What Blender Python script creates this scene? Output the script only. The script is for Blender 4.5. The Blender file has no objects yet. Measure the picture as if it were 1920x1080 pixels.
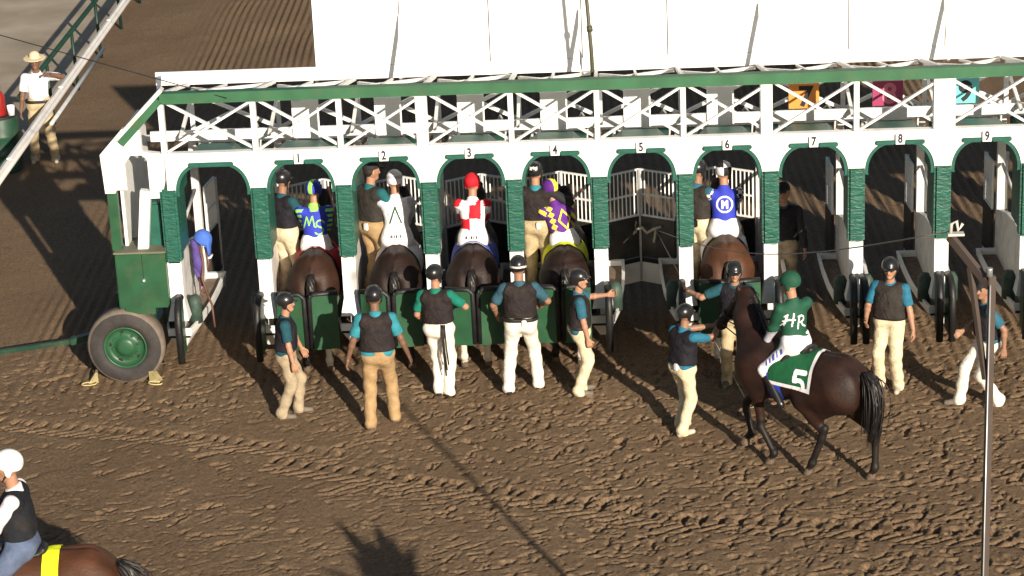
import bpy, math, random
import numpy as np
from mathutils import Vector, Matrix
from mathutils.bvhtree import BVHTree
random.seed(7); rng = np.random.default_rng(7)
SC = bpy.context.scene
COL = SC.collection
# ------------------------------------------------------------------ camera, sky, sun, exposure
cam_d = bpy.data.cameras.new("camera"); cam = bpy.data.objects.new("camera", cam_d); COL.objects.link(cam)
cR = Vector((0.99880386, 0.02591093, -0.04146657)); cU = Vector((0.0304066, 0.33499542, 0.941729)); cF = Vector((-0.03829218, 0.94186341, -0.33380686))
M3 = Matrix((cR, cU, -cF)).transposed().to_4x4(); M3.translation = Vector((5.30815, -29.19988, 11.41345))
cam.matrix_world = M3
cam_d.sensor_width = 36; cam_d.lens = 4647 / 1920 * 36; cam_d.clip_end = 2000; cam_d.clip_start = .5
SC.camera = cam
SUN_EL, SUN_AZ = math.radians(18.3), math.radians(22.8)       # sun behind the camera, to the right; shadows run away and to the left
w = bpy.data.worlds.new("World"); SC.world = w; w.use_nodes = True
nt = w.node_tree; bg = nt.nodes['Background']; sky = nt.nodes.new('ShaderNodeTexSky'); sky.sky_type = 'NISHITA'; sky.sun_disc = False
sky.sun_elevation = SUN_EL; sky.sun_rotation = math.pi - SUN_AZ
nt.links.new(sky.outputs[0], bg.inputs[0]); bg.inputs[1].default_value = .05
sun_d = bpy.data.lights.new("sun", 'SUN'); sun_d.energy = 5.0; sun_d.angle = math.radians(.53); sun_d.color = (1, .885, .73)
sun = bpy.data.objects.new("sun", sun_d); COL.objects.link(sun)
sv = Vector((-math.sin(SUN_AZ) * math.cos(SUN_EL), math.cos(SUN_AZ) * math.cos(SUN_EL), -math.sin(SUN_EL)))
sun.rotation_euler = sv.to_track_quat('-Z', 'Y').to_euler()
SC.view_settings.view_transform = 'Standard'; SC.view_settings.look = 'None'; SC.view_settings.gamma = 1; SC.view_settings.exposure = .7
SC.render.engine = 'CYCLES'

# ------------------------------------------------------------------ materials
MATS = {}
def mat(name, col, rough=.6, var=.15, scale=6, bump=0, bscale=30, metal=0, spec=.4, col2=None, coat=0, stretch=None, dirt=0):
    if name in MATS: return MATS[name]
    m = bpy.data.materials.new(name); m.use_nodes = True; t = m.node_tree; N = t.nodes; L = t.links
    b = N['Principled BSDF']; b.inputs['Roughness'].default_value = rough; b.inputs['Metallic'].default_value = metal
    b.inputs['Specular IOR Level'].default_value = spec; b.inputs['Coat Weight'].default_value = coat
    tc = N.new('ShaderNodeTexCoord'); mp = N.new('ShaderNodeMapping'); L.new(tc.outputs['Object'], mp.inputs[0])
    if stretch: mp.inputs['Scale'].default_value = stretch
    n1 = N.new('ShaderNodeTexNoise'); n1.inputs['Scale'].default_value = scale; n1.inputs['Detail'].default_value = 6; L.new(mp.outputs[0], n1.inputs['Vector'])
    rp = N.new('ShaderNodeValToRGB'); L.new(n1.outputs['Fac'], rp.inputs[0])
    c = np.array(col); a = c * (1 - var); bb = np.minimum(c * (1 + var), .95) if col2 is None else np.array(col2)
    rp.color_ramp.elements[0].position = .3; rp.color_ramp.elements[1].position = .72
    rp.color_ramp.elements[0].color = (*a, 1); rp.color_ramp.elements[1].color = (*bb, 1)
    out = rp.outputs[0]
    if dirt:
        n3 = N.new('ShaderNodeTexNoise'); n3.inputs['Scale'].default_value = 3.5; n3.inputs['Detail'].default_value = 9; n3.inputs['Roughness'].default_value = .7; L.new(tc.outputs['Object'], n3.inputs['Vector'])
        r3 = N.new('ShaderNodeValToRGB'); r3.color_ramp.elements[0].position = .52; r3.color_ramp.elements[1].position = .8
        L.new(n3.outputs['Fac'], r3.inputs[0]); mu = N.new('ShaderNodeMath'); mu.operation = 'MULTIPLY'; mu.inputs[1].default_value = dirt; L.new(r3.outputs[0], mu.inputs[0])
        mx = N.new('ShaderNodeMixRGB'); L.new(mu.outputs[0], mx.inputs[0]); L.new(out, mx.inputs[1]); mx.inputs[2].default_value = (.16, .11, .07, 1); out = mx.outputs[0]
    L.new(out, b.inputs['Base Color'])
    if bump:
        n2 = N.new('ShaderNodeTexNoise'); n2.inputs['Scale'].default_value = bscale; n2.inputs['Detail'].default_value = 5; n2.inputs['Distortion'].default_value = .6; L.new(mp.outputs[0], n2.inputs['Vector'])
        bp = N.new('ShaderNodeBump'); bp.inputs['Strength'].default_value = bump; bp.inputs['Distance'].default_value = .02; L.new(n2.outputs['Fac'], bp.inputs['Height']); L.new(bp.outputs[0], b.inputs['Normal'])
    MATS[name] = m; return m
WHITE = mat('white_paint', (.74, .74, .72), .45, .05, 5, .08, 20, dirt=.35)
GREYW = mat('weathered_white_paint', (.60, .59, .57), .5, .12, 6, .12, 20, dirt=.7)
BOARD = mat('white_board', (.8, .8, .79), .5, .02, 2)
GREEN = mat('green_paint', (.018, .074, .034), .42, .2, 4, .06, 25, dirt=.25)
BEAMG = mat('beam_green_paint', (.03, .115, .055), .5, .2, 3, .06, 25, dirt=.3)
PAD = mat('green_vinyl_pad', (.012, .085, .06), .42, .25, 9, .8, 9, stretch=(1, 1, 3.2))
LINER = mat('green_liner_vinyl', (.014, .09, .066), .45, .2, 7, .25, 14)
BLACKP = mat('black_rubber', (.012, .012, .013), .5, .3, 8, .2, 20, dirt=.15)
BLACKM = mat('black_door_paint', (.030, .029, .027), .4, .3, 8, .1, 20, dirt=.2)
STEEL = mat('galvanised_steel', (.42, .43, .44), .4, .15, 8, metal=.6)
TYRE = mat('tyre_rubber', (.032, .029, .029), .75, .25, 8, .2, 50, dirt=.3)
TREAD = mat('dusty_tread_rubber', (.16, .13, .105), .9, .2, 14, .3, 60)
BROWNM = mat('brown_painted_steel', (.075, .058, .05), .4, .15, 5, .05, 30)
ROPE = mat('grey_rope', (.33, .30, .26), .8, .2, 40)
YELLOW = mat('worn_yellow_paint', (.30, .25, .12), .8, .3, 9, .2, 30, dirt=.95)
LETTER = mat('black_lettering', (.015, .015, .02), .6)
LETTERW = mat('white_lettering', (.8, .8, .8), .6)

# ------------------------------------------------------------------ mesh builders
class MB:
    def __init__(s): s.v = []; s.f = []; s.m = []; s.sm = []
    def add(s, vs, fs, mi=0, smooth=False):
        o = len(s.v); s.v += [tuple(map(float, p)) for p in vs]
        for f in fs: s.f.append(tuple(i + o for i in f)); s.m.append(mi); s.sm.append(smooth)
        return s
    def box(s, x0, x1, y0, y1, z0, z1, mi=0, bev=0):
        if bev:
            b = min(bev, (x1 - x0) * .45, (y1 - y0) * .45, (z1 - z0) * .45)
            import bmesh
            bm = bmesh.new(); bmesh.ops.create_cube(bm, size=1)
            for v in bm.verts: v.co = ((x0 + x1) / 2 + v.co.x * (x1 - x0), (y0 + y1) / 2 + v.co.y * (y1 - y0), (z0 + z1) / 2 + v.co.z * (z1 - z0))
            bmesh.ops.bevel(bm, geom=bm.edges[:], offset=b, segments=2, affect='EDGES')
            bm.verts.index_update(); s.add([v.co for v in bm.verts], [[v.index for v in f.verts] for f in bm.faces], mi); bm.free(); return s
        return s.add([(x0, y0, z0), (x1, y0, z0), (x1, y1, z0), (x0, y1, z0), (x0, y0, z1), (x1, y0, z1), (x1, y1, z1), (x0, y1, z1)],
                     [(0, 3, 2, 1), (4, 5, 6, 7), (0, 1, 5, 4), (1, 2, 6, 5), (2, 3, 7, 6), (3, 0, 4, 7)], mi)
    def bar(s, a, b, wd, h=None, up=(0, 0, 1), mi=0):
        a = Vector(a); b = Vector(b); h = h or wd; d = (b - a).normalized(); u = Vector(up)
        if abs(d.dot(u)) > .99: u = Vector((0, 1, 0))
        r = d.cross(u).normalized(); u = r.cross(d); P = []
        for p in (a, b):
            for i, j in ((-1, -1), (1, -1), (1, 1), (-1, 1)): P.append(p + r * (i * wd / 2) + u * (j * h / 2))
        return s.add(P, [(3, 2, 1, 0), (4, 5, 6, 7), (0, 1, 5, 4), (1, 2, 6, 5), (2, 3, 7, 6), (3, 0, 4, 7)], mi)
    def tube(s, pts, r, n=8, mi=0, r2=None):
        pts = [Vector(p) for p in pts]; k = len(pts); P = []; pr = None
        for i, p in enumerate(pts):
            d = (pts[min(i + 1, k - 1)] - pts[max(i - 1, 0)]).normalized()
            if pr is None: pr = d.orthogonal().normalized()
            pr = (pr - d * pr.dot(d)).normalized(); q = d.cross(pr); rr = r if r2 is None else r + (r2 - r) * i / (k - 1)
            if callable(rr): rr = rr(i / (k - 1))
            for j in range(n): a = 2 * math.pi * j / n; P.append(p + pr * (rr * math.cos(a)) + q * (rr * math.sin(a)))
        F = [(i * n + j, i * n + (j + 1) % n, (i + 1) * n + (j + 1) % n, (i + 1) * n + j) for i in range(k - 1) for j in range(n)]
        s.add(P, F, mi, True); o = len(s.v) - len(P)
        s.f.append(tuple(o + j for j in range(n))[::-1]); s.f.append(tuple(o + (k - 1) * n + j for j in range(n))); s.m += [mi] * 2; s.sm += [False] * 2
        return s
    def lathe(s, prof, c, axis='y', n=32, mi=0):
        P = []; k = len(prof)
        for (r, t) in prof:
            for j in range(n):
                a = 2 * math.pi * j / n
                P.append((c[0] + r * math.cos(a), c[1] + t, c[2] + r * math.sin(a)) if axis == 'y' else (c[0] + r * math.cos(a), c[1] + r * math.sin(a), c[2] + t))
        F = [(i * n + j, i * n + (j + 1) % n, (i + 1) * n + (j + 1) % n, (i + 1) * n + j) for i in range(k - 1) for j in range(n)]
        return s.add(P, F, mi, True)
    def prism(s, poly, d, mi=0):              # poly: list of 3-D points, extruded by vector d
        n = len(poly); P = [Vector(p) for p in poly] + [Vector(p) + Vector(d) for p in poly]
        return s.add(P, [tuple(range(n))[::-1], tuple(range(n, 2 * n))] + [(i, (i + 1) % n, n + (i + 1) % n, n + i) for i in range(n)], mi)
    def build(s, name, mats, parent=None, loc=None, fix=True):
        me = bpy.data.meshes.new(name); me.from_pydata(s.v, [], s.f)
        mats = mats if isinstance(mats, (list, tuple)) else [mats]
        for m in mats: me.materials.append(m)
        me.polygons.foreach_set('material_index', s.m); me.polygons.foreach_set('use_smooth', s.sm); me.update()
        if fix:
            import bmesh
            bm = bmesh.new(); bm.from_mesh(me); bmesh.ops.recalc_face_normals(bm, faces=bm.faces[:]); bm.to_mesh(me); bm.free()
        o = bpy.data.objects.new(name, me); COL.objects.link(o)
        if parent: o.parent = parent
        if loc: o.location = loc
        return o
def tag(o, label=None, cat=None, group=None, kind=None):
    if label: o['label'] = label
    if cat: o['category'] = cat
    if group: o['group'] = group
    if kind: o['kind'] = kind
    return o
def empty(name, loc, rz=0, label=None, cat=None, group=None):
    o = bpy.data.objects.new(name, None); o.empty_display_size = .2; COL.objects.link(o); o.location = loc; o.rotation_euler = (0, 0, rz)
    return tag(o, label, cat, group)
def text_mesh(body, size):
    cu = bpy.data.curves.new('lettering', 'FONT'); cu.body = body; cu.size = size; cu.align_x = 'CENTER'; cu.align_y = 'CENTER'; cu.extrude = .003; cu.offset = size * .03; cu.resolution_u = 4
    o = bpy.data.objects.new('lettering', cu); COL.objects.link(o); dg = bpy.context.evaluated_depsgraph_get()
    me = bpy.data.meshes.new_from_object(o.evaluated_get(dg)); bpy.data.objects.remove(o); bpy.data.curves.remove(cu)
    vs = [tuple(v.co) for v in me.vertices]; fs = [tuple(p.vertices) for p in me.polygons]; bpy.data.meshes.remove(me); return vs, fs

# ------------------------------------------------------------------ signed distance modelling (smooth union, surface nets)
def V(*a): return np.array(a, float)
def cone(a, b, ra, rb=None, k=.04, lab=0, cut=None): return ('c', V(*a), V(*b), ra, ra if rb is None else rb, k, lab, cut)
def ell(c, r, R=None, k=.04, lab=0, cut=None, sub=False): return ('s' if sub else 'e', V(*c), V(*r), R, None, k, lab, cut)
def sd(p, X):
    if p[0] == 'c':
        a, b, ra, rb = p[1], p[2], p[3], p[4]; ba = b - a; h = np.clip((X - a) @ ba / max(ba @ ba, 1e-9), 0, 1)
        d = np.linalg.norm(X - a - h[..., None] * ba, axis=-1) - (ra + (rb - ra) * h)
    else:
        Y = X - p[1]
        if p[3] is not None: Y = Y @ np.asarray(p[3], float).T
        k0 = np.linalg.norm(Y / p[2], axis=-1); k1 = np.linalg.norm(Y / p[2] ** 2, axis=-1); d = k0 * (k0 - 1) / np.maximum(k1, 1e-9)
    if p[7] is not None: d = np.maximum(d, (X - V(*p[7][0])) @ V(*p[7][1]))
    return d
def sdf_mesh(prims, vox, cuts=(), wob=0, wobf=(30, 24, 26), seed=0):
    lo = np.array([1e9] * 3); hi = -lo; bb = []
    for p in prims:
        if p[0] == 'c': r = max(p[3], p[4]); l = np.minimum(p[1], p[2]) - r; h = np.maximum(p[1], p[2]) + r
        else: r = max(p[2]) if p[3] is not None else p[2]; l = p[1] - r; h = p[1] + r
        bb.append((l, h))
        if p[0] != 's': lo = np.minimum(lo, l); hi = np.maximum(hi, h)
    lo = lo - 3 * vox; n = np.ceil((hi + 3 * vox - lo) / vox).astype(int) + 1
    D = np.full(n, 9.0); Lb = np.zeros(n, np.int8); Dm = np.full(n, 9.0)
    ax = [lo[i] + vox * np.arange(n[i]) for i in range(3)]
    for p, (l, h) in zip(prims, bb):
        m = p[5] + 3 * vox
        i0 = np.maximum(((l - m - lo) / vox).astype(int), 0); i1 = np.minimum(((h + m - lo) / vox).astype(int) + 2, n)
        if (i1 <= i0).any(): continue
        sl = tuple(slice(i0[i], i1[i]) for i in range(3))
        X = np.stack(np.meshgrid(*[ax[i][sl[i]] for i in range(3)], indexing='ij'), -1); d = sd(p, X); k = max(p[5], 1e-6)
        if p[0] == 's':
            a = -d; b = D[sl]; hh = np.maximum(k - np.abs(a - b), 0) / k; D[sl] = np.maximum(a, b) + hh * hh * k * .25; continue
        b = D[sl]; hh = np.maximum(k - np.abs(d - b), 0) / k; D[sl] = np.minimum(d, b) - hh * hh * k * .25
        c = d < Dm[sl]; Dm[sl] = np.where(c, d, Dm[sl]); Lb[sl] = np.where(c, p[6], Lb[sl])
    if wob or cuts:
        G = np.meshgrid(*ax, indexing='ij')
        if wob:
            x, y, z = G; s = seed * 1.7
            D = D + wob * (np.sin(wobf[2] * z + 3 * np.sin(wobf[0] * .35 * x + s) + 2 * np.sin(wobf[1] * .4 * y + s)) * .6 + np.sin(wobf[0] * x + wobf[1] * .6 * z + 2 * np.sin(9 * y + s)) * .4)
        for (pt, nn) in cuts:
            D = np.maximum(D, (G[0] - pt[0]) * nn[0] + (G[1] - pt[1]) * nn[1] + (G[2] - pt[2]) * nn[2])
    ins = D < 0
    c8 = [ins[i:n[0] - 1 + i, j:n[1] - 1 + j, k:n[2] - 1 + k] for i in (0, 1) for j in (0, 1) for k in (0, 1)]
    cnt = sum(c.astype(np.int8) for c in c8); act = (cnt > 0) & (cnt < 8)
    idx = np.full(act.shape, -1, int); cells = np.argwhere(act); idx[act] = np.arange(len(cells))
    acc = np.zeros((len(cells), 3)); num = np.zeros(len(cells))
    cor = [(i, j, k) for i in (0, 1) for j in (0, 1) for k in (0, 1)]
    val = {c: D[cells[:, 0] + c[0], cells[:, 1] + c[1], cells[:, 2] + c[2]] for c in cor}
    for c in cor:
        for a in range(3):
            if c[a] == 0:
                e = list(c); e[a] = 1; e = tuple(e); va, vb = val[c], val[e]; m = (va < 0) != (vb < 0)
                t = np.where(m, va / np.where(m, va - vb, 1), 0); P = np.array(c, float)[None] + t[:, None] * (np.array(e) - np.array(c))[None]
                acc += P * m[:, None]; num += m
    verts = lo + vox * (cells + acc / num[:, None]); lab = Lb[cells[:, 0], cells[:, 1], cells[:, 2]]
    F = []
    for a in range(3):
        b, c = (a + 1) % 3, (a + 2) % 3
        s0 = [slice(None)] * 3; s1 = [slice(None)] * 3; s0[a] = slice(0, -1); s1[a] = slice(1, None)
        m = ins[tuple(s0)] != ins[tuple(s1)]; E = np.argwhere(m); fl = ins[tuple(s0)][m]
        ok = (E[:, b] > 0) & (E[:, c] > 0) & (E[:, b] < n[b] - 1) & (E[:, c] < n[c] - 1); E = E[ok]; fl = fl[ok]
        q = []
        for (db, dc) in ((-1, -1), (0, -1), (0, 0), (-1, 0)):
            T = E.copy(); T[:, b] += db; T[:, c] += dc; q.append(idx[T[:, 0], T[:, 1], T[:, 2]])
        Q = np.stack(q, 1); Q[~fl] = Q[~fl][:, ::-1]; F.append(Q)
    F = np.concatenate(F) if F else np.zeros((0, 4), int)
    return verts, F, lab
def join_sdf(parts):
    v = []; f = []; l = []; o = 0
    for a, b, c in parts: v.append(a); f.append(b + o); l.append(c); o += len(a)
    return np.concatenate(v), np.concatenate(f), np.concatenate(l)
def sdf_obj(name, data, mats, parent, fn=None):
    v, f, l = data; me = bpy.data.meshes.new(name)
    me.vertices.add(len(v)); me.vertices.foreach_set('co', v.ravel()); me.loops.add(len(f) * 4); me.loops.foreach_set('vertex_index', f.ravel().astype(np.int32))
    me.polygons.add(len(f)); me.polygons.foreach_set('loop_start', np.arange(0, len(f) * 4, 4, dtype=np.int32)); me.polygons.foreach_set('use_smooth', np.ones(len(f), bool))
    for m in (mats if isinstance(mats, (list, tuple)) else [mats]): me.materials.append(m)
    mi = l[f[:, 0]].astype(np.int32) if fn is None else fn(v[f].mean(1), l[f[:, 0]]).astype(np.int32)
    me.polygons.foreach_set('material_index', mi); me.update(calc_edges=True); me.validate()
    o = bpy.data.objects.new(name, me); COL.objects.link(o); o.parent = parent; return o
def decal(name, target, origin, u, v, shape, ext, mat_, parent, cell=.006, off=.005):
    """a cloth motif of thin cells laid on the surface of target (same local space)"""
    me = target.data; bv = BVHTree.FromPolygons([x.co for x in me.vertices], [p.vertices for p in me.polygons])
    o = Vector(origin); u = Vector(u).normalized(); v = Vector(v).normalized(); n = u.cross(v); nu, nv = int(ext[0] / cell), int(ext[1] / cell)
    uu = (np.arange(nu + 1) - nu / 2) * cell; vv = (np.arange(nv + 1) - nv / 2) * cell
    U, W = np.meshgrid((uu[:-1] + uu[1:]) / 2, (vv[:-1] + vv[1:]) / 2, indexing='ij'); sel = shape(U, W); mb = MB(); cache = {}
    def pt(i, j):
        if (i, j) not in cache:
            h = bv.ray_cast(o + u * uu[i] + v * vv[j] + n * .6, -n, 1.2); cache[(i, j)] = None
            if h[0] is not None: mb.v.append(tuple(h[0] + n * off)); cache[(i, j)] = len(mb.v) - 1
        return cache[(i, j)]
    for i, j in np.argwhere(sel):
        q = [pt(i, j), pt(i + 1, j), pt(i + 1, j + 1), pt(i, j + 1)]
        if None in q: continue
        if max((Vector(mb.v[a]) - Vector(mb.v[b])).length for a in q for b in q) > cell * 5: continue
        mb.f.append(tuple(q)); mb.m.append(0); mb.sm.append(True)
    return mb.build(name, mat_, parent, fix=False) if mb.f else None
def strokes(lines, wd):
    def f(U, W):
        d = np.full(U.shape, 9.)
        for L in lines:
            for (x0, y0), (x1, y1) in zip(L[:-1], L[1:]):
                bx, by = x1 - x0, y1 - y0; h = np.clip(((U - x0) * bx + (W - y0) * by) / max(bx * bx + by * by, 1e-9), 0, 1); d = np.minimum(d, np.hypot(U - x0 - h * bx, W - y0 - h * by))
        return d < wd / 2
    return f
def arc(cx, cy, rx, ry, a0, a1, n=14): return [(cx + rx * math.cos(math.radians(a0 + (a1 - a0) * i / n)), cy + ry * math.sin(math.radians(a0 + (a1 - a0) * i / n))) for i in range(n + 1)]
def S_(L, s, dx=0, dy=0): return [[(x * s + dx, y * s + dy) for x, y in l] for l in L]
G5 = [[(.3, .5), (-.22, .5), (-.27, .08)] , arc(-.02, -.17, .3, .31, 125, -145)]
GM = [[(-.35, -.5), (-.3, .5), (0, -.3), (.3, .5), (.35, -.5)]]
GMs = [[(-.5, -.5), (-.3, .1), (-.2, .45), (-.08, .1), (-.02, -.3), (.15, .1), (.32, .5), (.4, .1), (.48, -.4), (.6, -.45)]]
GSs = [arc(.08, .25, .24, .22, 15, 255) + arc(-.02, -.21, .27, .25, 75, -150)]
GH = [[(-.42, -.5), (-.3, .1), (-.2, .5), (-.4, .4)], [(.1, -.5), (.2, .1), (.32, .52)], [(-.45, -.05), (-.1, .08), (.35, 0)]]
GR = [[(-.3, -.5), (-.2, .1), (-.12, .45)], arc(-.02, .22, .3, .24, 130, -95), [(-.02, -.02), (.18, -.35), (.42, -.5)]]
GA = [[(-.36, -.5), (0, .5), (.36, -.5)]]

# ------------------------------------------------------------------ ground
def hash2(i, j, s): 
    h = (i * 374761393 + j * 668265263 + s * 1274126177) & 0x7fffffff; h = ((h ^ (h >> 13)) * 1103515245) & 0x7fffffff; return ((h ^ (h >> 16)) & 0xffff) / 65535.
def vnoise(x, y, s):
    i = np.floor(x).astype(np.int64); j = np.floor(y).astype(np.int64); fx = x - i; fy = y - j; fx = fx * fx * (3 - 2 * fx); fy = fy * fy * (3 - 2 * fy)
    return (hash2(i, j, s) * (1 - fx) + hash2(i + 1, j, s) * fx) * (1 - fy) + (hash2(i, j + 1, s) * (1 - fx) + hash2(i + 1, j + 1, s) * fx) * fy
def axis(segs):
    a = [segs[0][0]]
    for lo, hi, st0, st1 in segs:
        x = lo
        while x < hi - 1e-6: t = (x - lo) / (hi - lo); x = min(x + st0 + (st1 - st0) * t, hi); a.append(x)
    return np.array(a)
gx = axis([(-300, -40, 40, 20), (-40, -9, 3, .5), (-9, -2.2, .3, .03), (-2.2, 11, .0165, .0165), (11, 16, .03, .4), (16, 60, 1, 15), (60, 320, 20, 40)])
gy = axis([(-120, -30, 20, 8), (-30, -8, 3, .3), (-8, -6.8, .1, .026), (-6.8, 3, .019, .022), (3, 24, .04, .06), (24, 40, .2, 4), (40, 400, 10, 60)])
X, Y = np.meshgrid(gx, gy, indexing='ij')
fade = np.clip((X + 9) / 5, 0, 1) * np.clip((18 - X) / 4, 0, 1) * np.clip((Y + 9) / 2, 0, 1) * np.clip((30 - Y) / 6, 0, 1)
def sstep(a, b, t): t = np.clip((t - a) / (b - a), 0, 1); return t * t * (3 - 2 * t)
H = .03 * (vnoise(X / 1.7, Y / 1.7, 1) - .5) + .008 * (vnoise(X / .42, Y / .42, 2) - .5) + .006 * (vnoise(X / .13, Y / .15, 3) - .5) + .005 * (vnoise(X / .05, Y / .055, 4) - .5)
groove = .5 + .5 * np.sin((X + .08 * (vnoise(X / 2, Y / 2.5, 9) - .5) + .02 * Y) * 2 * math.pi / .14); gm = vnoise(X / .5, Y / .9, 10)
H += .026 * sstep(-2.9, -2.0, X) * groove * np.clip(.35 + gm, 0, 1) * sstep(-1.2, 2.2, Y + .5 * np.sin(X * 1.3)) + .014 * groove * gm * sstep(-2.0, -.4, Y)
def cleft(ang, lu, lv, thr, dep, mask, sd_, soft=.07):      # isolated sharp little pits and cracks, stretched along ang
    global H
    c_, s_ = math.cos(math.radians(ang)), math.sin(math.radians(ang)); u = X * c_ + Y * s_; v = -X * s_ + Y * c_; u = u + .06 * (vnoise(X / .2, Y / .2, sd_ + 5) - .5)
    n = .7 * vnoise(u / lu, v / lv, sd_) + .3 * vnoise(u / lu * 2.3, v / lv * 2.1, sd_ + 1); H -= dep * sstep(thr, thr + soft, n) * mask
near = sstep(1.5, -.3, Y); mL = sstep(4.8, 1.5, X + .25 * Y + 1.1) * sstep(-1.0, -2.2, Y); mR = (1 - mL) * near; low = vnoise(X / .9, Y / .7, 33); low2 = vnoise(X / .5, Y / .6, 34)
cleft(38, .30, .07, .745, .026, mL * (.3 + low), 40)
cleft(52, .17, .06, .76, .024, mL * low2, 43)
cleft(28, .14, .06, .705, .036, mR * (.3 + low), 46)
cleft(70, .11, .06, .715, .036, mR * (.3 + low2), 49)
cleft(8, .22, .05, .74, .026, sstep(-3.0, -4.2, Y) * (.3 + low), 52)
cleft(50, .06, .04, .76, .014, near * (.3 + .7 * low2), 55)
# hoof and boot prints
def stamp(cx, cy, a, b, th, dep, heel=True):
    R = max(a, b) * 1.9; i0, i1 = np.searchsorted(gx, (cx - R, cx + R)); j0, j1 = np.searchsorted(gy, (cy - R, cy + R))
    if i1 - i0 < 2 or j1 - j0 < 2: return
    dx = X[i0:i1, j0:j1] - cx; dy = Y[i0:i1, j0:j1] - cy; c, s = math.cos(th), math.sin(th); p = (dx * c + dy * s) / a; q = (-dx * s + dy * c) / b; r = np.sqrt(p * p + q * q)
    H[i0:i1, j0:j1] += -dep * np.exp(-(r / .85) ** 4) * (1 + .5 * q) + dep * .55 * np.exp(-((r - 1.25) / .28) ** 2) * (.6 - .5 * q)
for k in range(2000):
    cx, cy = rng.uniform(-2.2, 10.6), rng.uniform(-6.6, 1.6)
    dens = .25 + .75 * (1 / (1 + math.exp(-(cx - 3.2 + .3 * cy) * 1.1)))
    if cy > -.4: dens *= .8
    if cx < 1.2 and cy < -1.2: dens *= .35
    if rng.random() > dens: continue
    if rng.random() < .65: stamp(cx, cy, rng.uniform(.035, .075), rng.uniform(.03, .06), rng.uniform(0, 6.28), rng.choice([.008, .014, .026]))
    else: stamp(cx, cy, rng.uniform(.09, .17), rng.uniform(.03, .05), rng.normal(.5, .5), rng.choice([.008, .014, .022]))
# tyre tracks with slanted lugs
def track(pts, hw, per, dep):
    for (x0, y0), (x1, y1) in zip(pts[:-1], pts[1:]):
        L = math.hypot(x1 - x0, y1 - y0); dx, dy = (x1 - x0) / L, (y1 - y0) / L
        s = (X - x0) * dx + (Y - y0) * dy; t = -(X - x0) * dy + (Y - y0) * dx; m = (s >= 0) & (s < L) & (np.abs(t) < hw * 1.3)
        at = np.abs(t) / hw; wv = .5 + .9 * vnoise(s / .45, t / .3, 21)
        phA = ((s + x0) / per) % 1; wedge = sstep(.22, .06, np.abs(phA - .5) - .10 * (at - .3)) * sstep(.12, .22, at) * sstep(.95, .8, at) * (t > 0)
        phB = ((s + x0 + at * .30) / (per * .9)) % 1; bar = sstep(.20, .08, np.abs(phB - .5)) * sstep(.05, .15, at) * sstep(1.0, .85, at) * (t < 0)
        H[m] += ((-dep * (wedge + .75 * bar)) * wv - .006 * (at < 1))[m]
track([(1.3, -2.85), (2.6, -3.35), (4.18, -3.94), (5.87, -4.72), (8.13, -5.12), (11.5, -5.7)], .24, .205, .062)
track([(-3.2, -1.15), (-2.15, -1.4), (.58, -2.17), (2.2, -2.75)], .2, .19, .045)
H = H * fade
nx, ny = H.shape; idx = np.arange(nx * ny).reshape(nx, ny); q = np.stack([idx[:-1, :-1], idx[1:, :-1], idx[1:, 1:], idx[:-1, 1:]], -1).reshape(-1, 4)
def dirt_mat():
    m = bpy.data.materials.new('track_dirt'); m.use_nodes = True; t = m.node_tree; N = t.nodes; L = t.links; b = N['Principled BSDF']; b.inputs['Roughness'].default_value = .95; b.inputs['Specular IOR Level'].default_value = .12
    tc = N.new('ShaderNodeTexCoord')
    def noise(s, d=6): n = N.new('ShaderNodeTexNoise'); n.inputs['Scale'].default_value = s; n.inputs['Detail'].default_value = d; L.new(tc.outputs['Object'], n.inputs['Vector']); return n
    a = noise(.5, 5); r = N.new('ShaderNodeValToRGB'); L.new(a.outputs[0], r.inputs[0]); r.color_ramp.elements[0].position = .3; r.color_ramp.elements[1].position = .7
    r.color_ramp.elements[0].color = (.178, .123, .079, 1); r.color_ramp.elements[1].color = (.226, .161, .105, 1)
    c = noise(34, 10); r2 = N.new('ShaderNodeValToRGB'); L.new(c.outputs[0], r2.inputs[0]); r2.color_ramp.elements[0].position = .3; r2.color_ramp.elements[1].position = .75; r2.color_ramp.elements[0].color = (.55, .52, .48, 1); r2.color_ramp.elements[1].color = (1.2, 1.17, 1.12, 1)
    mx = N.new('ShaderNodeMixRGB'); mx.blend_type = 'MULTIPLY'; mx.inputs[0].default_value = 1; L.new(r.outputs[0], mx.inputs[1]); L.new(r2.outputs[0], mx.inputs[2]); L.new(mx.outputs[0], b.inputs['Base Color'])
    d = noise(80, 8); bp = N.new('ShaderNodeBump'); bp.inputs['Strength'].default_value = .6; bp.inputs['Distance'].default_value = .02; L.new(d.outputs[0], bp.inputs['Height']); L.new(bp.outputs[0], b.inputs['Normal'])
    return m
g = sdf_obj('ground', (np.stack([X, Y, H], -1).reshape(-1, 3), q, np.zeros(nx * ny, int)), dirt_mat(), None); tag(g, kind='structure')
APR = mat('pale_packed_ground', (.30, .245, .18), .95, .14, .8, .3, 12, col2=(.40, .345, .265))
ap = MB().box(-60, -4.55, 3, 140, -.3, .06); o = ap.build('path', APR); tag(o, kind='structure')

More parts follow.
